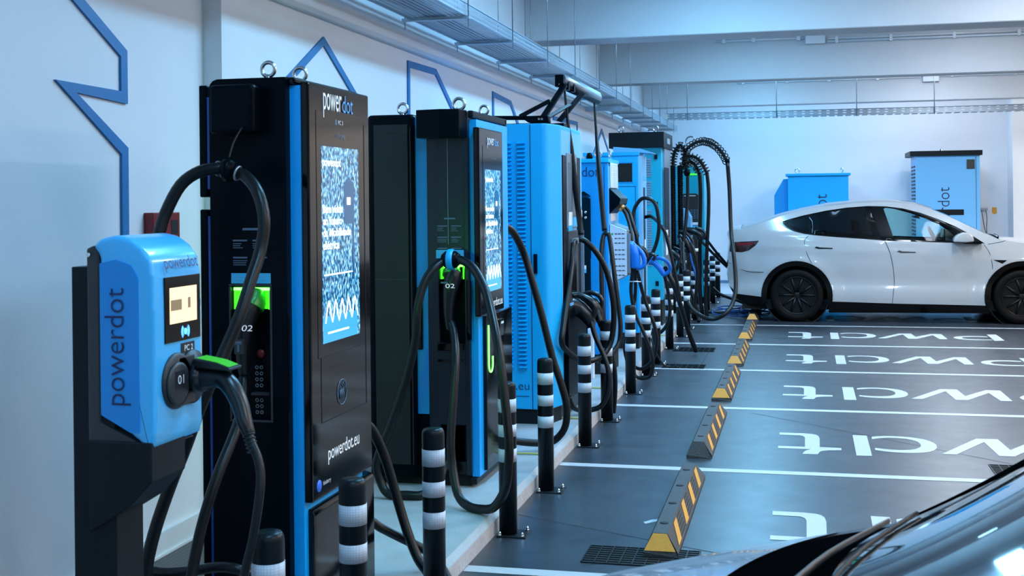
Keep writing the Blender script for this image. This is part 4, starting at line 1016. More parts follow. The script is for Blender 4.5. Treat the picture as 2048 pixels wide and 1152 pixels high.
MB().box(-1.672, -1.667, 15.45, 15.7, 1.18, 1.30).box(-1.672, -1.667, 15.45, 15.65, 0.98, 1.14).build('white_label', M_white, t)
eye_bolt((-2.22, 15.35, 2.54), t, 1.3); eye_bolt((-1.78, 15.4, 2.54), t, 1.3)

# ---- farthest charger in the row
t = thing('charger_cabinet', (-1.7, 18.9, 0.1), 'farthest blue charger of the row with a rounded top and a dark panel', 'charger')
MB().prism([(-2.0, 0.2), (-1.42, 0.2), (-1.42, 2.05), (-1.44, 2.13), (-1.50, 2.18), (-1.6, 2.20), (-2.0, 2.20)], 'y', 18.6, 19.3, 0.012, 2).build('body', M_teal, t)
MB().box(-1.98, -1.44, 18.62, 19.28, 0.10, 0.2).build('plinth', M_dark, t)
MB().prism([(-1.74, 0.5), (-1.47, 0.5), (-1.47, 1.70), (-1.50, 1.755), (-1.55, 1.78), (-1.74, 1.78)], 'y', 18.58, 18.601, 0.004, 1).build('front_panel', mat('brown_black_panel', (0.022, 0.018, 0.015), 0.4), t)
MB().box(-1.66, -1.50, 18.572, 18.58, 1.30, 1.34).build('white_label', M_white, t)
MB().box(-1.66, -1.50, 18.572, 18.58, 1.24, 1.29).build('cyan_label', M_cyan, t)
MB().box(-1.72, -1.55, 18.572, 18.58, 1.74, 1.75).build('panel_print', M_white, t)
mb = MB()
for r in range(5):
    for c in range(3): mb.box(-1.63 + c * .045, -1.60 + c * .045, 18.574, 18.58, 1.40 + r * .03, 1.412 + r * .03)
mb.build('instruction_print', M_dim, t)
MB().box(-1.66, -1.53, 18.56, 18.58, 2.06, 2.085).build('green_light_bar', M_green_l, t)
MB().prism([(-1.78, 0.95), (-1.60, 0.95), (-1.60, 1.42), (-1.66, 1.54), (-1.74, 1.56), (-1.78, 1.5)], 'y', 18.3, 18.6, 0.01).build('side_wing', M_pale, t)

# ------------------------------------------------------------------ ribbed hose columns and spring arms
t = thing('cable_column', (-1.68, 17.1, 0.1), 'pair of tall black ribbed cable columns beyond the black-topped cabinet', 'cable column')
for x, y in ((-1.735, 17.0), (-1.635, 17.05)):
    prof = []
    z = 0.92
    while z < 2.16:
        prof += [(0.036, z), (0.044, z + 0.006), (0.044, z + 0.012), (0.036, z + 0.018)]; z += 0.024
    MB().lathe(prof, (x, y, 0), 16).build('ribbed_sleeve', M_satin, t)
    MB().cyl((x, y, 0.1), (x, y, 2.17), 0.03, n=12).build('pole', M_cab, t)
MB().box(-1.80, -1.56, 16.94, 17.12, 1.02, 1.06, 0.01).box(-1.80, -1.57, 16.94, 17.1, 0.84, 0.95, 0.01).build('clamp', M_satin, t)
MB().box(-1.80, -1.56, 16.95, 17.15, 0.1, 0.112).build('base_plate', M_cab, t)
def spring_arm(pts, R, label, spikes=26):
    t = thing('spring_arm', pts[0], label, 'spring arm')
    MB().tube(pts, 0.023, 8).build('inner_hose', M_rub, t)
    P = [Vector(p) for p in pts]; L = [0]
    for i in range(1, len(P)): L.append(L[-1] + (P[i] - P[i - 1]).length)
    def at(s):
        for i in range(1, len(P)):
            if s <= L[i] or i == len(P) - 1:
                k = (s - L[i - 1]) / max(1e-6, L[i] - L[i - 1]); return P[i - 1].lerp(P[i], min(1, k)), (P[i] - P[i - 1]).normalized()
    hel = []; n = spikes * 10
    N = Vector((0, 1, 0))
    for i in range(n + 1):
        p, T = at(L[-1] * i / n)
        Nn = (N - T * N.dot(T)).normalized(); B = T.cross(Nn)
        a = 2 * math.pi * i / 10
        hel.append(p + (Nn * math.cos(a) + B * math.sin(a)) * R * 1.2)
    MB().tube(hel, 0.0075, 5, smooth=0).build('coil_spring', M_rub, t)
    return t
spring_arm([(-1.607, 17.200, 2.176), (-1.577, 17.200, 2.353), (-1.511, 17.100, 2.425), (-1.419, 17.000, 2.474), (-1.307, 16.900, 2.495), (-1.190, 16.700, 2.463), (-1.083, 16.500, 2.391), (-0.999, 16.400, 2.291), (-0.941, 16.300, 2.180)], 0.045, 'long spiral spring arm arching to the right towards the white car', 22)
spring_arm([(-1.592, 17.200, 2.233), (-1.521, 17.200, 2.295), (-1.437, 17.200, 2.286), (-1.368, 17.200, 2.229), (-1.313, 17.200, 2.143), (-1.266, 17.200, 2.044)], 0.045, 'shorter spiral spring arm, the right one of the two short arches', 11)
spring_arm([(-1.617, 17.300, 2.137), (-1.559, 17.300, 2.214), (-1.489, 17.300, 2.220), (-1.426, 17.300, 2.148), (-1.392, 17.300, 2.076)], 0.05, 'shorter spiral spring arm, the inner one of the two short arches', 9)
spring_arm([(-1.748, 17.200, 2.151), (-1.739, 17.200, 2.306), (-1.696, 17.200, 2.412), (-1.639, 17.200, 2.460), (-1.590, 17.200, 2.402), (-1.571, 17.200, 2.282), (-1.559, 17.200, 2.070)], 0.045, 'spiral spring arm curling over the two ribbed columns', 18)
MB().torus((-1.489, 17.100, 2.501), 0.07, 0.012, (0.3, 1, 0), 20, 8, 0, 6.0).build('suspension_ring', M_alu, label='grey steel suspension ring above the spring arms', cat='ring')
MB().cyl((-0.967, 16.300, 2.187), (-0.908, 16.300, 2.199), 0.03, n=14).build('cable_stop', M_satin, label='small black stop at the tip of the long spring arm', cat='cable stop')
MB().lathe([(0.03, 0), (0.045, 0.03), (0.045, 0.07), (0.03, 0.09)], (-1.534, 17.000, 2.016), 16).build('cable_ball', M_satin, label='black rubber stop hanging below the spring arms', cat='cable stop')

# ------------------------------------------------------------------ cables
cable('charging_cable', [(-2.02, 4.02, 0.16), (-2.22, 3.9, 0.13), (-2.31, 3.85, 0.35), (-2.294, 3.8, 0.549), (-2.253, 3.75, 0.84), (-2.214, 3.75, 1.185), (-2.177, 3.75, 1.426), (-2.154, 3.78, 1.58), (-2.138, 3.8, 1.657), (-2.091, 3.82, 1.752), (-2.028, 3.84, 1.798), (-1.963, 3.86, 1.808), (-1.931, 3.88, 1.802), (-1.868, 3.86, 1.78), (-1.803, 3.82, 1.722), (-1.771, 3.8, 1.628), (-1.776, 3.78, 1.527), (-1.783, 3.72, 1.43), (-1.795, 3.66, 1.319), (-1.821, 3.62, 1.224), (-1.849, 3.58, 1.131), (-1.893, 3.56, 1.02), (-1.941, 3.56, 0.901), (-1.99, 3.56, 0.791), (-2.04, 3.56, 0.666), (-2.074, 3.56, 0.559), (-2.097, 3.56, 0.443), (-2.12, 3.56, 0.25), (-2.10, 3.6, 0.14)], 0.0215, 'thick black cable looping high over the small charger from the nearest tall charger')
cable('charging_cable', [(-2.40, 3.86, 0.40), (-2.305, 3.85, 0.445), (-2.249, 3.8, 0.425), (-2.138, 3.75, 0.425), (-2.034, 3.75, 0.436), (-1.923, 3.75, 0.456), (-1.849, 3.75, 0.45), (-1.819, 3.8, 0.403), (-1.83, 3.9, 0.32), (-1.90, 4.03, 0.28)], 0.018, 'black cable lying low between the grey pedestal and the nearest tall charger')
cable('charging_cable', [(-1.961, 4.02, 1.06), (-1.945, 3.98, 1.00), (-1.927, 3.93, 0.95), (-1.917, 3.85, 0.88), (-1.934, 3.75, 0.75), (-1.961, 3.7, 0.609), (-1.976, 3.66, 0.47), (-1.98, 3.62, 0.333), (-1.97, 3.60, 0.2), (-1.95, 3.62, 0.13)], 0.019, 'black cable hanging from connector 02 of the nearest tall charger')
cable('charging_cable', [(-1.83, 4.80, 0.76), (-1.796, 4.85, 0.741), (-1.77, 4.9, 0.668), (-1.734, 4.92, 0.558), (-1.69, 4.92, 0.41), (-1.64, 4.9, 0.279), (-1.59, 4.88, 0.18), (-1.535, 4.85, 0.13)], 0.021, 'thick black cable falling behind the nearest tall charger, upper one')
cable('charging_cable', [(-1.90, 4.80, 0.34), (-1.801, 4.85, 0.337), (-1.756, 4.88, 0.3), (-1.681, 4.92, 0.25), (-1.601, 4.95, 0.204), (-1.545, 4.97, 0.16), (-1.50, 4.97, 0.10), (-1.43, 4.9, 0.03)], 0.019, 'thick black cable crossing the kerb behind the nearest tall charger, lower one')
t = thing('cable_clamp', (-1.93, 3.87, 1.80), 'black clamp holding the high cable loop of the nearest tall charger', 'cable clamp')
MB().lathe([(0.026, -0.03), (0.034, -0.016), (0.042, -0.012), (0.042, 0.012), (0.034, 0.016), (0.026, 0.03)], (-1.935, 3.872, 1.803), 24, 'x').build('rubber_ring', M_satin, t)
MB().tube([(-1.935, 3.872, 1.84), (-1.93, 3.90, 1.90), (-1.925, 3.96, 1.96)], 0.004, 6).build('pull_cord', M_rub, t)
MB().torus((-1.895, 3.86, 1.79), 0.024, 0.004, (1, 0, -.3)).build('ring', M_alu, t); MB().torus((-1.975, 3.87, 1.808), 0.024, 0.004, (1, 0, 0)).build('ring', M_alu, t)
C2L = [(-1.915, 6.52, 0.30), (-1.915, 6.40, 0.24), (-1.924, 6.25, 0.16), (-1.973, 6.15, 0.12), (-2.055, 6.13, 0.12), (-2.15, 6.13, 0.12), (-2.20, 6.15, 0.17), (-2.229, 6.15, 0.29), (-2.159, 6.15, 0.454), (-2.084, 6.15, 0.655), (-2.04, 6.15, 0.79), (-1.999, 6.15, 0.972), (-1.989, 6.15, 1.11), (-1.969, 6.18, 1.228), (-1.933, 6.22, 1.312), (-1.886, 6.28, 1.36), (-1.841, 6.3, 1.372), (-1.782, 6.28, 1.37), (-1.702, 6.22, 1.333), (-1.619, 6.12, 1.248), (-1.551, 6.0, 1.144), (-1.471, 5.85, 0.953), (-1.424, 5.78, 0.709), (-1.398, 5.75, 0.501), (-1.405, 5.75, 0.359), (-1.431, 5.78, 0.258), (-1.503, 5.85, 0.158), (-1.584, 5.92, 0.125), (-1.672, 5.97, 0.122), (-1.739, 6.02, 0.17), (-1.784, 6.08, 0.295), (-1.799, 6.1, 0.413), (-1.801, 6.15, 0.594), (-1.808, 6.24, 0.836), (-1.85, 6.36, 0.96), (-1.885, 6.42, 1.02)]
cable('charging_cable', C2L, 0.0235, 'thick black cable in a wide loop in front of the perforated charger')
t = thing('cable_clamp', (-1.84, 6.3, 1.372), 'blue and black clamp holding the loop of the perforated charger', 'cable clamp')
MB().lathe([(0.028, -0.05), (0.045, -0.03), (0.05, 0.0), (0.045, 0.03), (0.028, 0.05)], (-1.845, 6.3, 1.372), 24, 'x').build('rubber_ring', M_satin, t)
MB().lathe([(0.050, -0.018), (0.057, -0.012), (0.057, 0.012), (0.050, 0.018)], (-1.845, 6.3, 1.372), 24, 'x').build('blue_band', M_strip, t)
cable('charging_cable', [(-1.83, 7.28, 1.53), (-1.787, 7.34, 1.525), (-1.751, 7.42, 1.471), (-1.712, 7.5, 1.349), (-1.662, 7.5, 1.183), (-1.6, 7.5, 0.956), (-1.538, 7.5, 0.703), (-1.482, 7.5, 0.531), (-1.448, 7.5, 0.393), (-1.456, 7.5, 0.266), (-1.505, 7.5, 0.189), (-1.57, 7.5, 0.155), (-1.675, 7.45, 0.16), (-1.776, 7.4, 0.18), (-1.84, 7.30, 0.22)], 0.0235, 'thick black cable sweeping down in front of the bright blue cabinet')
cable('charging_cable', [(-1.649, 8.95, 1.378), (-1.657, 8.9, 1.346), (-1.655, 8.85, 1.248), (-1.655, 8.7, 1.043), (-1.665, 8.55, 0.793), (-1.67, 8.5, 0.671), (-1.65, 8.6, 0.596), (-1.598, 8.72, 0.528), (-1.521, 8.85, 0.497), (-1.439, 8.95, 0.537), (-1.389, 9.0, 0.637), (-1.368, 9.0, 0.817), (-1.381, 9.0, 0.982), (-1.424, 9.0, 1.162), (-1.495, 8.98, 1.298), (-1.576, 8.97, 1.381), (-1.62, 8.96, 1.396)], 0.022, 'black cable loop hanging from the nearer strap of the overhead arm')
cable('charging_cable', [(-1.489, 9.6, 0.183), (-1.48, 9.6, 0.295), (-1.534, 9.65, 0.48), (-1.564, 9.7, 0.716), (-1.581, 9.75, 1.037), (-1.586, 9.8, 1.279), (-1.577, 9.85, 1.392), (-1.552, 9.85, 1.412), (-1.53, 9.85, 1.392), (-1.505, 9.8, 1.279), (-1.47, 9.75, 1.037), (-1.436, 9.72, 0.797), (-1.422, 9.7, 0.658), (-1.433, 9.68, 0.539), (-1.473, 9.62, 0.469), (-1.511, 9.55, 0.429), (-1.58, 9.5, 0.41)], 0.02, 'black cable loop hanging from the farther strap of the overhead arm')
cable('charging_cable', [(-1.545, 9.0, 0.80), (-1.53, 8.97, 0.75), (-1.498, 8.95, 0.656), (-1.434, 8.92, 0.526), (-1.398, 8.9, 0.41), (-1.397, 8.88, 0.28), (-1.443, 8.86, 0.171), (-1.517, 8.85, 0.135), (-1.59, 8.82, 0.134), (-1.64, 8.74, 0.17), (-1.66, 8.70, 0.253)], 0.019, 'black cable from the nearer black connector sagging to the kerb')
cable('charging_cable', [(-1.53, 9.22, 0.84), (-1.504, 9.2, 0.729), (-1.469, 9.30, 0.618), (-1.44, 9.33, 0.497), (-1.418, 9.33, 0.36), (-1.416, 9.33, 0.2), (-1.433, 9.35, 0.03)], 0.019, 'black cable from the farther black connector hanging straight down')
for pts, r, lb in (
 ([(-1.63, 11.2, 1.625), (-1.60, 11.2, 1.59), (-1.57, 11.2, 1.53), (-1.536, 11.15, 1.44), (-1.516, 11.1, 1.345), (-1.513, 11.08, 1.226), (-1.510, 11.05, 1.19)], 0.017, 'left of the two black cables coming from the brass gland'),
 ([(-1.625, 11.22, 1.63), (-1.59, 11.25, 1.615), (-1.55, 11.25, 1.56), (-1.515, 11.2, 1.46), (-1.480, 11.18, 1.344), (-1.475, 11.18, 1.224), (-1.475, 11.15, 1.18)], 0.017, 'right of the two black cables coming from the brass gland'),
 ([(-1.50, 11.05, 1.06), (-1.515, 11.1, 0.98), (-1.526, 11.1, 0.839), (-1.492, 11.1, 0.645), (-1.42, 11.1, 0.481), (-1.357, 11.1, 0.325), (-1.331, 11.1, 0.183), (-1.355, 11.1, 0.073), (-1.425, 11.1, 0.045), (-1.49, 11.12, 0.06), (-1.56, 11.16, 0.13)], 0.017, 'black cable in the lowest loop below the nearer blue connector'),
 ([(-1.47, 11.08, 1.064), (-1.416, 11.18, 0.779), (-1.34, 11.18, 0.578), (-1.301, 11.18, 0.409), (-1.321, 11.18, 0.262), (-1.363, 11.18, 0.178), (-1.437, 11.2, 0.122), (-1.50, 11.24, 0.12), (-1.58, 11.28, 0.174)], 0.017, 'black cable in the widest loop below the nearer blue connector'),
 ([(-1.5, 11.2, 1.059), (-1.512, 11.28, 0.803), (-1.562, 11.3, 0.57), (-1.62, 11.3, 0.337), (-1.60, 11.3, 0.18)], 0.017, 'black cable hugging the cabinet below the nearer blue connector'),
 ([(-1.69, 12.84, 1.30), (-1.703, 12.7, 1.40), (-1.703, 12.6, 1.494), (-1.692, 12.6, 1.577), (-1.66, 12.6, 1.645), (-1.601, 12.6, 1.702), (-1.513, 12.6, 1.69), (-1.461, 12.6, 1.627), (-1.442, 12.6, 1.528), (-1.432, 12.6, 1.424), (-1.449, 12.6, 1.283), (-1.493, 12.6, 1.153), (-1.561, 12.6, 1.049), (-1.60, 12.7, 1.0), (-1.63, 12.88, 0.98)], 0.02, 'black cable ring hanging in front of the hooded blue cabinet'),
 ([(-1.635, 13.05, 1.50), (-1.563, 13.0, 1.508), (-1.481, 12.8, 1.468), (-1.418, 12.7, 1.406), (-1.377, 12.7, 1.332), (-1.347, 12.7, 1.217), (-1.317, 12.7, 1.091), (-1.282, 12.7, 0.924), (-1.248, 12.7, 0.741), (-1.23, 12.7, 0.62)], 0.019, 'black cable arching from the hooded blue cabinet across the blue connector'),
 ([(-1.40, 12.84, 0.96), (-1.375, 12.9, 0.90), (-1.319, 12.9, 0.785), (-1.247, 13.0, 0.522), (-1.2, 13.1, 0.309), (-1.142, 13.2, 0.11), (-1.119, 13.25, 0.04)], 0.027, 'thick black cable leaning down to the drain grate on the floor'),
 ([(-1.424, 12.88, 0.93), (-1.384, 12.9, 0.737), (-1.359, 12.9, 0.529), (-1.388, 12.9, 0.37), (-1.458, 12.9, 0.278), (-1.532, 12.9, 0.256), (-1.66, 12.84, 0.30)], 0.019, 'black cable curling back under the farther blue connector')):
    cable('charging_cable', pts, r, lb)
for key, pts, r, lb in (
 ('a', [(-0.935, 16.3, 2.173), (-0.913, 16.3, 1.808), (-0.893, 16.2, 1.279), (-0.853, 16.0, 0.99), (-0.826, 15.9, 0.704), (-0.823, 15.8, 0.504), (-0.863, 15.7, 0.338), (-0.941, 15.6, 0.232), (-1.054, 15.6, 0.167), (-1.168, 15.6, 0.165), (-1.296, 15.7, 0.212), (-1.408, 15.75, 0.317), (-1.47, 16.1, 0.464), (-1.512, 16.3, 0.677), (-1.555, 16.5, 0.97), (-1.57, 16.6, 1.1)], 0.027, 'long black cable falling from the long spring arm, looping near the floor'),
 ('b', [(-1.273, 17.2, 2.06), (-1.254, 17.2, 1.818), (-1.258, 17.2, 1.467), (-1.283, 17.2, 1.045), (-1.303, 17.25, 0.552), (-1.306, 17.25, 0.2), (-1.30, 17.25, 0.03)], 0.026, 'black cable hanging straight down from the right short spring arm'),
 ('c', [(-1.385, 17.3, 2.07), (-1.374, 17.3, 1.75), (-1.386, 17.3, 1.325), (-1.400, 17.3, 0.829), (-1.40, 17.3, 0.403), (-1.37, 17.3, 0.05)], 0.03, 'black cable hanging straight down from the inner short spring arm'),
 ('d', [(-1.527, 17.0, 2.065), (-1.531, 17.0, 1.681), (-1.558, 16.95, 1.332), (-1.60, 16.9, 0.983), (-1.659, 16.85, 0.773), (-1.716, 16.85, 0.647), (-1.759, 16.85, 0.591)], 0.024, 'black cable hanging beside the ribbed columns and curving left at its foot'),
 ('e', [(-1.52, 17.2, 1.20), (-1.44, 17.2, 1.20), (-1.394, 17.2, 1.13), (-1.311, 17.2, 1.045), (-1.243, 17.3, 0.956), (-1.139, 17.4, 0.838), (-1.033, 17.6, 0.714)], 0.019, 'lower of the two black cables running into the rear of the white car'),
 ('f', [(-1.50, 17.25, 1.26), (-1.42, 17.25, 1.25), (-1.359, 17.2, 1.186), (-1.283, 17.25, 1.107), (-1.18, 17.35, 0.955), (-1.033, 17.62, 0.748)], 0.019, 'upper of the two black cables running into the rear of the white car'),
 ('g', [(-1.62, 16.7, 1.15), (-1.577, 16.6, 0.999), (-1.546, 16.6, 0.795), (-1.488, 16.6, 0.522), (-1.422, 16.6, 0.318), (-1.36, 16.6, 0.1), (-1.36, 16.55, 0.03)], 0.024, 'black cable falling left of the floor loop behind the bollards'),
 ('h', [(-1.45, 16.45, 1.10), (-1.40, 16.4, 1.00), (-1.36, 16.4, 0.75), (-1.37, 16.4, 0.50), (-1.40, 16.4, 0.28), (-1.46, 16.4, 0.15)], 0.022, 'short black cable between the ribbed columns and the large loop'),
 ('i', [(-1.326, 18.8, 0.332), (-1.214, 18.8, 0.233), (-1.063, 18.8, 0.173), (-0.912, 18.8, 0.12), (-0.7, 18.8, 0.03)], 0.024, 'black cable reaching the floor under the tail of the white car'),
 ('j', [(-1.36, 17.9, 0.04), (-1.2, 17.9, 0.03), (-1.05, 17.9, 0.03), (-0.9, 17.85, 0.03), (-0.75, 17.8, 0.03)], 0.022, 'black cable lying flat on the floor beside the blue cables')):
    cable('charging_cable', pts, r, lb)
# small connectors clustered around the columns
for body, loop, lb in (
 ([(-1.662, 17.000, 1.193), (-1.586, 17.000, 1.137), (-1.531, 17.000, 1.039), (-1.505, 17.000, 0.948)], [(-1.661, 17.000, 1.249), (-1.557, 17.000, 1.220), (-1.475, 17.000, 1.122), (-1.449, 17.000, 0.997)], 'black connector hanging left of the farthest charger, upper one'),
 ([(-1.566, 17.100, 1.260), (-1.468, 17.100, 1.245), (-1.385, 17.100, 1.203), (-1.344, 17.100, 1.147)], [(-1.440, 17.100, 1.287), (-1.343, 17.100, 1.259), (-1.302, 17.100, 1.188), (-1.358, 17.100, 1.119)], 'black connector with a ring handle near the rear of the white car'),
 ([(-1.772, 16.900, 0.987), (-1.689, 16.900, 0.918), (-1.621, 16.900, 0.834), (-1.581, 16.900, 0.737)], [(-1.730, 16.900, 1.029), (-1.633, 16.900, 0.987), (-1.565, 16.900, 0.890), (-1.553, 16.900, 0.779)], 'black connector below the ribbed columns, lower one')):
    gun('charging_connector', body, [0.04, 0.05, 0.045, 0.03], loop, 0.022, M_plas, lb)
cable('cable', [(-1.572, 17.000, 1.123), (-1.518, 17.000, 0.983), (-1.478, 17.000, 0.808), (-1.438, 17.000, 0.669), (-1.426, 17.000, 0.565)], 0.014, 'thin blue cable hanging among the black ones by the farthest charger', 'cable', M_bcable)
MB().cyl((-1.413, 16.900, 1.008), (-1.413, 16.900, 0.966), 0.033, n=14).build('cable_tag', M_white, [o for o in COL.objects if o.get('label', '').startswith('short black cable between')][0])
MB().cyl((-1.542, 16.500, 0.861), (-1.543, 16.500, 0.827), 0.033, n=14).build('cable_tag', M_white, [o for o in COL.objects if o.get('label', '').startswith('black cable falling left')][0])

# blue cable tangle on the floor behind the car
random.seed(3)
for k in range(5):
    cx_, cy_ = -0.95 + 0.09 * k, 17.95 + 0.22 * math.sin(k * 2.1)
    pts = []
    for j in range(13):
        a = j / 12 * 2 * math.pi * 1.1 + k
        pts.append((cx_ + (0.30 + 0.05 * random.random()) * math.cos(a), cy_ + (0.30 + 0.35 * random.random()) * math.sin(a), 0.02 + 0.03 * random.random() + 0.04 * (k % 2)))
    cable('cable', pts, 0.0085, 'thin blue cable coiled on the floor behind the white car', 'cable', M_bcable, 'blue cables coiled on the floor')
# earth wires poking from the kerb
for (x, y, lb) in ((-1.56, 7.35, 'beside the sixth bollard'), (-1.55, 8.62, 'below the bright blue cabinet'), (-1.55, 14.1, 'beside the eleventh bollard'), (-1.55, 10.05, 'before the bollard under the pictogram panel')):
    cable('earth_wire', [(x - 0.3, y, 0.108), (x - 0.1, y + 0.02, 0.107), (x, y + 0.03, 0.108), (x + 0.028, y + 0.06, 0.16), (x + 0.03, y + 0.07, 0.22)], 0.006, 'thin yellow-green wire poking up at the kerb edge ' + lb, 'wire', M_brass)
cable('cable', [(-1.47, 12.1, 0.30), (-1.40, 12.1, 0.12), (-1.34, 12.12, 0.03), (-1.30, 12.15, 0.014), (-1.20, 12.15, 0.014)], 0.008, 'thin black wire end lying on the floor by the fourth parking line', 'cable')

# ------------------------------------------------------------------ cabinets against the back wall
t = thing('equipment_cabinet', (0.33, 23.3, 0.035), 'low blue equipment cabinet behind the tail of the white car', 'cabinet')
MB().box(-0.22, 0.86, 22.9, 23.6, 0.16, 2.10, 0.008).build('body', M_blue, t)
MB().box(-0.26, 0.90, 22.85, 23.65, 2.10, 2.145, 0.006).build('roof', M_blue, t)
MB().prism([(-0.22, 0.2), (-0.22, 2.05), (-0.30, 2.05), (-0.47, 1.75), (-0.47, 0.2)], 'y', 23.0, 23.5, 0.006, 1).build('side_box', M_blue2, t)
MB().box(-0.20, 0.84, 22.92, 23.58, 0.035, 0.16).build('plinth', M_cab, t)
text('powerdot', 'brand_lettering', (0.475, 22.899, 0.66), (0, 0, 1), (-1, 0, 0), 1.10, 0.22, M_navy, t, thin=0.008)
eye_bolt((-0.05, 23.0, 2.14), t, 1.5); eye_bolt((0.75, 23.0, 2.14), t, 1.5, (1, .5, 0))
t = thing('equipment_cabinet', (2.55, 23.3, 0.035), 'tall pale blue equipment cabinet with a dark flat top and side louvres', 'cabinet')
MB().box(2.03, 3.12, 22.9, 23.9, 0.16, 2.44, 0.008).build('body', M_pale, t)
MB().box(1.93, 3.16, 22.85, 23.95, 2.425, 2.515, 0.006).build('roof', M_cab, t)
MB().box(2.05, 3.10, 22.92, 23.88, 0.035, 0.16).build('plinth', M_cab, t)
MB().box(2.025, 3.03, 22.892, 22.9, 0.2, 2.40, 0.003).build('door', M_pale, t)
MB().box(3.05, 3.056, 22.896, 22.9, 0.2, 2.42).build('door_seam', M_navy, t)
mb = MB(); z = 0.6
while z < 2.25: mb.box(2.02, 2.031, 23.0, 23.7, z, z + 0.03); z += 0.065
mb.build('side_louvres', M_cab, t)
text('powerdot', 'brand_lettering', (2.60, 22.891, 0.83), (0, 0, 1), (-1, 0, 0), 1.03, 0.20, M_navy, t, thin=0.008)
MB().box(2.25, 2.84, 22.885, 22.893, 1.36, 1.46).build('dark_plate', M_cab, t)
MB().box(2.895, 3.03, 22.886, 22.893, 2.18, 2.35).build('notice', mat('notice_dark', (0.03, 0.035, 0.03), 0.5, noise=(60, 0.7)), t)
MB().torus((2.5, 23.2, 2.52), 0.04, 0.01, (1, 0.2, 0)).build('eye_bolt', M_chrome, t)
t = thing('wall_outlet', (3.35, 24.2, 1.45), 'small grey wall outlet with two dangling wires right of the pale cabinet', 'outlet')
MB().box(3.27, 3.42, 24.14, 24.2, 1.43, 1.47, 0.004).build('housing', M_alu, t)
MB().tube([(3.31, 24.13, 1.43), (3.33, 24.12, 1.25), (3.36, 24.12, 1.08), (3.40, 24.12, 0.95)], 0.006, 6).tube([(3.38, 24.13, 1.43), (3.40, 24.12, 1.28), (3.39, 24.12, 1.1), (3.40, 24.12, 0.95)], 0.006, 6).build('wire', M_cab, t)
MB().prism([(3.50, 1.37), (3.54, 1.35), (3.585, 1.37), (3.585, 1.48), (3.50, 1.48)], 'y', 24.192, 24.2).build('warning_sticker', M_yel, label='small yellow shield-shaped sticker on the back wall', cat='sticker')

# ------------------------------------------------------------------ white car, side-on
CY = 17.90
def belt(x): return 1.19 - 0.055 * max(-0.5, x)
def halfw(x, z):
    L = 0.955
    e = abs((x - 1.35) / 2.36); L -= 0.16 * e ** 6 + 0.03 * e ** 2
    b = belt(x)
    if z > b: d = (z - b); L -= 0.40 * d + 0.35 * d * d + 0.012
    elif z > b - 0.10: L -= 0.012 * ((z - (b - 0.10)) / 0.10) ** 2
    if z < 0.42: L -= 0.25 * (0.42 - z) ** 1.3
    # shoulder crease and lower door scallop
    L += 0.012 * math.exp(-((z - (b - 0.19)) / 0.05) ** 2) - 0.030 * math.exp(-((z - 0.56) / 0.13) ** 2)
    # flared arches
    for xc in (-0.06, 2.82):
        r = math.hypot(x - xc, z - 0.36)
        if r > 0.3: L += 0.022 * math.exp(-((r - 0.47) / 0.09) ** 2)
    return L
car = thing('car', (1.4, CY, 0), 'white electric car parked side-on in front of the back wall', 'car')
TOP = [(-0.99, 0.79), (-0.985, 0.95), (-0.965, 1.09), (-0.99, 1.20), (-0.97, 1.255), (-0.81, 1.268), (-0.52, 1.35), (-0.23, 1.455), (0.04, 1.525), (0.33, 1.575), (0.75, 1.615), (1.04, 1.625), (1.21, 1.622), (1.5, 1.59), (1.73, 1.515), (1.94, 1.42), (2.15, 1.31), (2.36, 1.20), (2.55, 1.115), (2.85, 1.065), (3.2, 0.995), (3.45, 0.90), (3.60, 0.78), (3.68, 0.62), (3.69, 0.45)]
def arch(xc, r, a0, a1, n=14, zc=0.36): return [(xc + r * math.cos(math.radians(a0 + (a1 - a0) * k / n)), zc + r * math.sin(math.radians(a0 + (a1 - a0) * k / n))) for k in range(n + 1)]
R_A = 0.445
out = list(TOP) + [(3.66, 0.32), (2.82 + R_A, 0.32)] + arch(2.82, R_A, -5, 185) + [(2.82 - R_A, 0.245), (-0.06 + R_A, 0.27)] + arch(-0.06, R_A, -12, 186) + [(-0.06 - R_A, 0.32), (-0.87, 0.36), (-0.97, 0.50), (-0.995, 0.62)]
WIN = [(-0.30, 1.35), (-0.14, 1.405), (0.05, 1.455), (0.33, 1.512), (0.61, 1.552), (0.89, 1.572), (1.13, 1.565), (1.35, 1.535), (1.57, 1.475), (1.79, 1.39), (2.01, 1.29), (2.18, 1.19), (2.36, 1.065), (1.93, 1.075), (1.64, 1.085), (1.1, 1.105), (0.81, 1.13), (0.47, 1.155), (0.19, 1.18), (0.05, 1.20), (-0.09, 1.235), (-0.2, 1.285)]
P1 = [(-0.24, 1.345), (-0.10, 1.395), (0.08, 1.44), (0.12, 1.205), (0.05, 1.215), (-0.08, 1.25), (-0.18, 1.295)]
P2 = [(0.115, 1.447), (0.33, 1.497), (0.61, 1.537), (0.88, 1.556), (0.93, 1.555), (1.05, 1.125), (0.81, 1.145), (0.47, 1.17), (0.155, 1.20)]
P3 = [(1.10, 1.53), (1.13, 1.548), (1.35, 1.515), (1.57, 1.452), (1.79, 1.368), (2.00, 1.265), (2.13, 1.17), (2.22, 1.09), (1.93, 1.092), (1.64, 1.102), (1.22, 1.12)]
TAIL = [(-0.955, 1.085), (-0.56, 1.11), (-0.60, 1.05), (-0.70, 0.975), (-0.80, 0.95), (-0.965, 0.955)]
BADGE = [(2.46, 0.85), (2.63, 0.845), (2.57, 0.80)]
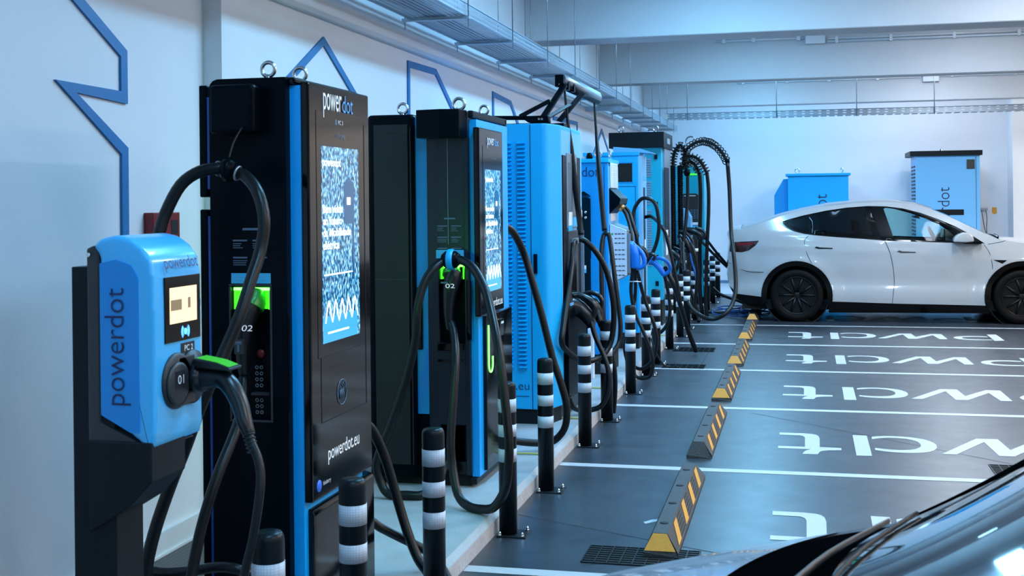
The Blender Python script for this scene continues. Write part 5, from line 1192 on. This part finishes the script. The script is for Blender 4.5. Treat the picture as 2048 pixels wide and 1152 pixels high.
for sgn, nm in ((-1, 'near'), (1, 'far')):
    def S(off): return lambda x, z: Vector((x, CY + sgn * (halfw(x, z) + off), z))
    region(MB_ := MB(), out, [WIN, TAIL, BADGE], S(0), 0.055); MB_.build('body_side', M_paint, car)
    region(MB_ := MB(), WIN, [P1, P2, P3], S(-0.004), 0.05); MB_.build('window_trim', M_black, car)
    region(MB_ := MB(), P1, [], S(-0.008), 0.08); MB_.build('quarter_window', M_glassd, car)
    region(MB_ := MB(), P2, [], S(-0.008), 0.10); MB_.build('rear_door_window', M_glassd, car)
    region(MB_ := MB(), P3, [], S(-0.008), 0.10); MB_.build('front_door_window', M_glassc, car)
    region(MB_ := MB(), TAIL, [], S(0.004), 0.05); MB_.build('tail_lamp', mat('tail_lamp_dark', (0.025, 0.004, 0.006), 0.15, coat=0.6), car)
    region(MB_ := MB(), [(-0.85, 1.075), (-0.62, 1.085), (-0.65, 1.05), (-0.85, 1.045)], [], S(0.0055), 0.05); MB_.build('tail_lamp_lens', mat('tail_lamp_red', (0.16, 0.005, 0.01), 0.2), car)
    region(MB_ := MB(), BADGE, [], S(0.003), 0.05); MB_.build('side_camera_trim', M_black, car)
    for xa, xb, za in ((0.18, 0.42, 1.01), (1.25, 1.49, 0.955)):
        region(MB_ := MB(), [(xa, za + 0.005), (xa + 0.03, za + 0.02), (xa + 0.07, za + 0.008), (xb, za), (xb, za - 0.012), (xa + 0.05, za - 0.012)], [], S(0.004), 0.05); MB_.build('door_handle', M_black, car)
    mb = MB()
    for pts in ([(0.10, 1.17), (0.05, 1.10), (0.075, 0.95), (0.14, 0.80)], [(1.10, 1.10), (1.16, 0.95), (1.20, 0.75), (1.215, 0.55), (1.20, 0.40), (1.185, 0.25)], [(2.35, 1.05), (2.42, 0.93), (2.45, 0.75), (2.44, 0.55), (2.41, 0.25)], [(2.40, 1.055), (2.55, 1.08), (2.62, 1.10)], [(-0.98, 0.80), (-0.75, 0.69), (-0.50, 0.675)]):
        mb.tube([S(0.0)(x, z) for x, z in pts], 0.0035, 6)
    mb.build('panel_gap', M_dark, car)
    for xc in (-0.06, 2.82):
        outer = arch(xc, 0.475, -16, 196, 24); inner = arch(xc, 0.405, 196, -16, 24)
        region(MB_ := MB(), outer + inner, [], S(0.010), 0.05); MB_.build('arch_cladding', M_clad, car)
    region(MB_ := MB(), [(0.36, 0.285), (1.2, 0.262), (2.40, 0.245), (2.42, 0.14), (0.36, 0.13)], [], S(0.004), 0.08); MB_.build('sill_cladding', M_clad, car)
    region(MB_ := MB(), [(-0.99, 0.50), (-0.87, 0.37), (-0.50, 0.335), (-0.48, 0.20), (-0.70, 0.22), (-0.88, 0.30)], [], S(0.003), 0.08); MB_.build('bumper_cladding', M_clad, car)
    region(MB_ := MB(), [(3.24, 0.34), (3.66, 0.34), (3.64, 0.20), (3.24, 0.20)], [], S(0.003), 0.08); MB_.build('bumper_cladding', M_clad, car)
    # mirror
    y = CY + sgn * (halfw(2.1, 1.12) + 0.10)
    mb = MB(); mb.prism([(1.95, 1.09), (1.97, 1.15), (2.01, 1.19), (2.07, 1.215), (2.15, 1.21), (2.20, 1.16), (2.21, 1.095), (2.10, 1.082)], 'y', y - 0.09, y + 0.09, 0.02, 3); mb.build('door_mirror', M_paint, car, smooth=True)
    MB().prism([(1.99, 1.088), (2.20, 1.090), (2.32, 1.075), (2.30, 1.06), (2.10, 1.065)], 'y', min(y, y - sgn * 0.16), max(y, y - sgn * 0.16)).build('mirror_foot', M_black, car)
    # wheels
    for xc in (-0.06, 2.82):
        yw = CY + sgn * 0.82; c = (xc, yw, 0.36); o = sgn
        w_ = thing('wheel', c, None, None); w_.parent = car; w_.location = Vector(c) - car.location
        for k_ in ('label', 'category'):
            if k_ in w_: del w_[k_]
        MB().lathe([(0.255, -0.11 * o), (0.34, -0.115 * o), (0.357, -0.09 * o), (0.36, 0), (0.357, 0.09 * o), (0.34, 0.115 * o), (0.262, 0.112 * o), (0.255, 0.10 * o), (0.25, -0.10 * o)], c, 48, 'y').build('tyre', M_tire, w_)
        mb = MB(); mb.lathe([(0.262, 0.08 * o), (0.262, 0.108 * o), (0.245, 0.11 * o), (0.24, 0.06 * o), (0.24, -0.08 * o), (0.262, -0.08 * o)], c, 48, 'y')
        mb.lathe([(0.05, 0.05 * o), (0.05, 0.098 * o), (0.03, 0.104 * o), (0.001, 0.105 * o)], c, 24, 'y')
        for k in range(10):
            a = 2 * math.pi * (k // 2) / 5 + (0.16 if k % 2 else -0.16) + 0.3; a2 = 2 * math.pi * (k // 2) / 5 + (0.30 if k % 2 else -0.30) + 0.3
            p0 = Vector(c) + Vector((0.04 * math.cos(a), 0.085 * o, 0.04 * math.sin(a))); p1 = Vector(c) + Vector((0.245 * math.cos(a2), 0.095 * o, 0.245 * math.sin(a2)))
            mb.tube([p0, p1], [0.020, 0.014], 6, smooth=0)
        mb.build('rim', M_rim, w_)
        MB().lathe([(0.16, 0.02 * o), (0.16, 0.04 * o), (0.001, 0.04 * o)], c, 32, 'y').build('brake_disc', M_alu, w_)
        MB().lathe([(0.44, -0.16 * o), (0.44, 0.07 * o), (0.43, 0.07 * o), (0.43, -0.15 * o), (0.001, -0.15 * o)], (xc, yw, 0.37), 40, 'y').build('wheel_housing', M_dark, car)

def strip(mb, pts, zc, n=12, inset=0.0):
    """loft across the car along the silhouette points; zc = crown height"""
    rows = []
    for i, (x, z) in enumerate(pts):
        a = pts[max(0, i - 1)]; b = pts[min(len(pts) - 1, i + 1)]
        t_ = Vector((b[0] - a[0], b[1] - a[1])).normalized(); nn = Vector((-t_.y, t_.x))
        wv = halfw(x, z) - inset; row = []
        for k in range(n + 1):
            v = -1 + 2 * k / n; c = zc * (1 - abs(v) ** 2.5)
            row.append(mb.bm.verts.new((x + nn.x * c, CY + v * wv, z + nn.y * c)))
        rows.append(row)
    for i in range(len(rows) - 1):
        for k in range(n):
            f = mb.bm.faces.new((rows[i][k], rows[i][k + 1], rows[i + 1][k + 1], rows[i + 1][k])); f.smooth = True
    return mb
strip(MB_ := MB(), [(-0.87, 0.36), (-0.97, 0.50), (-0.995, 0.62)] + TOP[:6], 0.045); MB_.build('tailgate', M_paint, car)
strip(MB_ := MB(), TOP[5:10], 0.040); MB_.build('rear_window', M_roofg, car)
strip(MB_ := MB(), TOP[9:15], 0.045); MB_.build('glass_roof', M_roofg, car)
strip(MB_ := MB(), TOP[14:19], 0.03); MB_.build('windscreen', M_glassw, car)
strip(MB_ := MB(), TOP[18:] + [(3.66, 0.32)], 0.05); MB_.build('bonnet', M_paint, car)
MB().box(-0.8, 3.5, CY - 0.80, CY + 0.80, 0.16, 0.30).build('underbody', M_dark, car)
MB().box(-0.5, 2.6, CY - 0.78, CY - 0.74, 0.3, 1.02).box(-0.5, 2.6, CY + 0.74, CY + 0.78, 0.3, 1.02).box(-0.7, 2.6, CY - 0.78, CY + 0.78, 0.3, 0.45).box(2.3, 2.5, CY - 0.78, CY + 0.78, 0.45, 1.0).box(-0.7, 0.0, CY - 0.78, CY + 0.78, 0.3, 1.0).build('cabin_lining', M_dark, car)
for yy in (-0.38, 0.38):
    mb = MB(); mb.box(0.95, 1.5, CY + yy - 0.25, CY + yy + 0.25, 0.45, 0.66, 0.05, 3)
    mb.prism([(0.86, 0.6), (1.02, 0.6), (0.90, 1.16), (0.78, 1.18), (0.74, 1.1)], 'y', CY + yy - 0.23, CY + yy + 0.23, 0.03, 3)
    mb.prism([(0.72, 1.2), (0.83, 1.18), (0.79, 1.36), (0.71, 1.36)], 'y', CY + yy - 0.12, CY + yy + 0.12, 0.02, 3)
    mb.build('front_seat', M_seat, car)
mb = MB(); mb.box(-0.05, 0.35, CY - 0.62, CY + 0.62, 0.45, 0.68, 0.05, 3); mb.prism([(-0.2, 0.6), (0.0, 0.6), (-0.12, 1.15), (-0.26, 1.15)], 'y', CY - 0.62, CY + 0.62, 0.04, 3); mb.build('rear_seat', M_seat, car)
MB().prism([(1.95, 0.6), (2.5, 0.6), (2.52, 1.05), (2.2, 1.12), (2.0, 1.09)], 'y', CY - 0.72, CY + 0.72, 0.03, 3).build('dashboard', M_cab, car)
mb = MB(); mb.torus((1.86, CY + 0.38, 1.09), 0.18, 0.016, (1, 0, 0.45), 28, 8); mb.cyl((1.87, CY + 0.38, 1.08), (2.05, CY + 0.38, 1.0), 0.04, n=12); mb.build('steering_wheel', M_cab, car)
MB().box(1.93, 1.95, CY - 0.2, CY + 0.2, 1.02, 1.24, 0.005).build('touch_screen', M_black, car)
MB().prism([(1.55, 1.40), (1.60, 1.44), (1.63, 1.38)], 'y', CY - 0.12, CY + 0.12, 0.004).build('cabin_mirror', M_cab, car)
MB().tube([(2.55, CY - 0.75, 1.135), (2.62, CY - 0.3, 1.145), (2.64, CY + 0.2, 1.15)], 0.012, 6).build('wiper', M_satin, car)
MB().box(-1.03, -1.0, CY - 0.26, CY + 0.26, 0.60, 0.71).build('number_plate', M_white, car)

# ------------------------------------------------------------------ near car (only its bonnet and windscreen are in view)
M_cowl = mat('cowl_black', (0.0015, 0.002, 0.0025), 0.9, spec=0.0)
NX, NY = 0.0, 1.93
ncar = thing('car', (0.9, NY, 0), 'silver-white car close to the camera at the lower right, seen over its windscreen', 'car')
# stations: x, centre height, half width at the top edge, edge drop
def nz(x): return sum(nz0(x + d) for d in (-0.08, -0.05, -0.02, 0.02, 0.05, 0.08)) / 6
def nw(x): return sum(nw0(x + d) for d in (-0.1, -0.05, 0, 0.05, 0.1)) / 5
def nz0(x):
    T = [(-1.12, 0.56), (-1.08, 0.68), (-0.95, 0.75), (-0.7, 0.835), (-0.4, 0.918), (-0.2, 0.972), (-0.08, 1.003), (0.0, 1.027), (0.10, 1.065), (0.25, 1.130), (0.6, 1.285), (0.95, 1.48), (1.25, 1.56), (1.7, 1.60), (2.2, 1.58), (2.7, 1.42), (3.05, 1.15), (3.2, 0.95), (3.24, 0.7)]
    for i in range(len(T) - 1):
        if T[i][0] <= x <= T[i + 1][0]:
            k = (x - T[i][0]) / (T[i + 1][0] - T[i][0]); return T[i][1] * (1 - k) + T[i + 1][1] * k
    return T[0][1] if x < T[0][0] else T[-1][1]
def nw0(x):
    T = [(-1.12, 0.62), (-1.0, 0.76), (-0.8, 0.84), (-0.4, 0.89), (0.0, 0.90), (0.3, 0.88), (0.7, 0.82), (1.2, 0.72), (2.2, 0.68), (2.8, 0.70), (3.24, 0.7)]
    for i in range(len(T) - 1):
        if T[i][0] <= x <= T[i + 1][0]:
            k = (x - T[i][0]) / (T[i + 1][0] - T[i][0]); return T[i][1] * (1 - k) + T[i + 1][1] * k
    return T[0][1] if x < T[0][0] else T[-1][1]
def npt(x, v, lift=0.0):
    kk = max(0, min(1, x / 0.5))
    sweep = (0.30 * (1 - kk) + 0.08 * kk) * v * v * max(0.0, min(1.0, (x + 1.3) / 1.2)) * (1 if x < 1.4 else 0) + (0.22 * v * v * max(0, 1 - abs(x + 1.1) / 0.5))
    drop = (0.045 * (1 - kk) + 0.04 * kk) * abs(v) ** 2.2
    return Vector((x + sweep, NY + v * nw(x), nz(x) - drop + lift))
def npatch(xa, xb, nx, va, vb, nv, m, name, lift=0.0):
    mb = MB(); rows = []
    for i in range(nx + 1):
        x = xa + (xb - xa) * i / nx
        rows.append([mb.bm.verts.new(npt(x, va + (vb - va) * k / nv, lift)) for k in range(nv + 1)])
    for i in range(nx):
        for k in range(nv):
            f = mb.bm.faces.new((rows[i][k], rows[i][k + 1], rows[i + 1][k + 1], rows[i + 1][k])); f.smooth = True
    return mb.build(name, m, ncar)
npatch(-1.12, -0.20, 44, -1, 1, 48, M_paint2, 'bonnet')
npatch(-0.20, 0.03, 8, -1, 1, 28, M_cowl, 'cowl', -0.006)
npatch(0.03, 1.2, 20, -0.80, 0.72, 28, mat('windscreen_dark_glass', (0.010, 0.014, 0.018), 0.04, coat=1.0, spec=1.0), 'windscreen', -0.004)
npatch(0.03, 1.2, 20, 0.72, 1.0, 8, M_cowl, 'pillar'); npatch(0.03, 1.2, 20, -1.0, -0.80, 6, M_cowl, 'pillar')
npatch(1.2, 2.5, 14, -1, 1, 20, M_paint2, 'roof'); npatch(2.5, 3.24, 14, -1, 1, 20, M_black, 'rear_window')
for sg in (-1, 1):
    mb = MB(); rows = []
    xs_ = [-1.12 + 4.36 * i / 60 for i in range(61)]
    for x in xs_:
        p = npt(x, sg); row = [mb.bm.verts.new(p)]
        zb = min(p.z, 0.94)
        for q, (dz, ww) in enumerate(((0.0, 0.87), (0.12, 0.905), (0.35, 0.915), (0.60, 0.90), (0.72, 0.87))):
            tap = 1 - 0.22 * max(0, abs((x - 1.05) / 2.2)) ** 6
            row.append(mb.bm.verts.new((p.x, NY + sg * max(nw(x) if q < 1 and x < 0 else 0, ww * tap), max(0.18, zb - 0.02 - dz))))
        rows.append(row)
    for i in range(60):
        for k in range(5):
            f = mb.bm.faces.new((rows[i][k], rows[i][k + 1], rows[i + 1][k + 1], rows[i + 1][k])); f.smooth = True
            f.material_index = 1 if (k == 0 and 0.3 < xs_[i] < 2.9) else 0
    mb.build('body_side', [M_paint2, M_glassd], ncar)
    for xc in (-0.28, 2.45):
        c = (xc, NY + sg * 0.79, 0.33)
        MB().lathe([(0.22, -0.1), (0.31, -0.11), (0.33, -0.08), (0.33, 0.08), (0.31, 0.11), (0.22, 0.1), (0.05, 0.09), (0.001, 0.09)], c, 36, 'y').build('wheel', M_tire, ncar)
mb = MB(); mb.prism([(-1.13, 0.2), (-1.13, 0.62), (-1.0, 0.70), (-0.9, 0.2)], 'y', NY - 0.66, NY + 0.66, 0.02); mb.build('front_bumper', M_paint2, ncar)
MB().box(-0.9, 3.1, NY - 0.7, NY + 0.7, 0.2, 0.75).build('underbody', M_dark, ncar)
# wipers
for vs in ((0.12, 0.38, 0.64), (-0.75, -0.45, -0.1)):
    A = [npt(-0.05 + 0.05 * k, v, 0.010) for k, v in enumerate(vs)]
    MB().tube(A, [0.009, 0.008, 0.006], 8, flat=0.6).build('wiper_arm', M_grey, ncar)
    B = [npt(0.02 + 0.05 * k, v - 0.02, 0.004) for k, v in enumerate(vs)]
    MB().tube(B, 0.0045, 8).build('wiper_blade', M_satin, ncar)
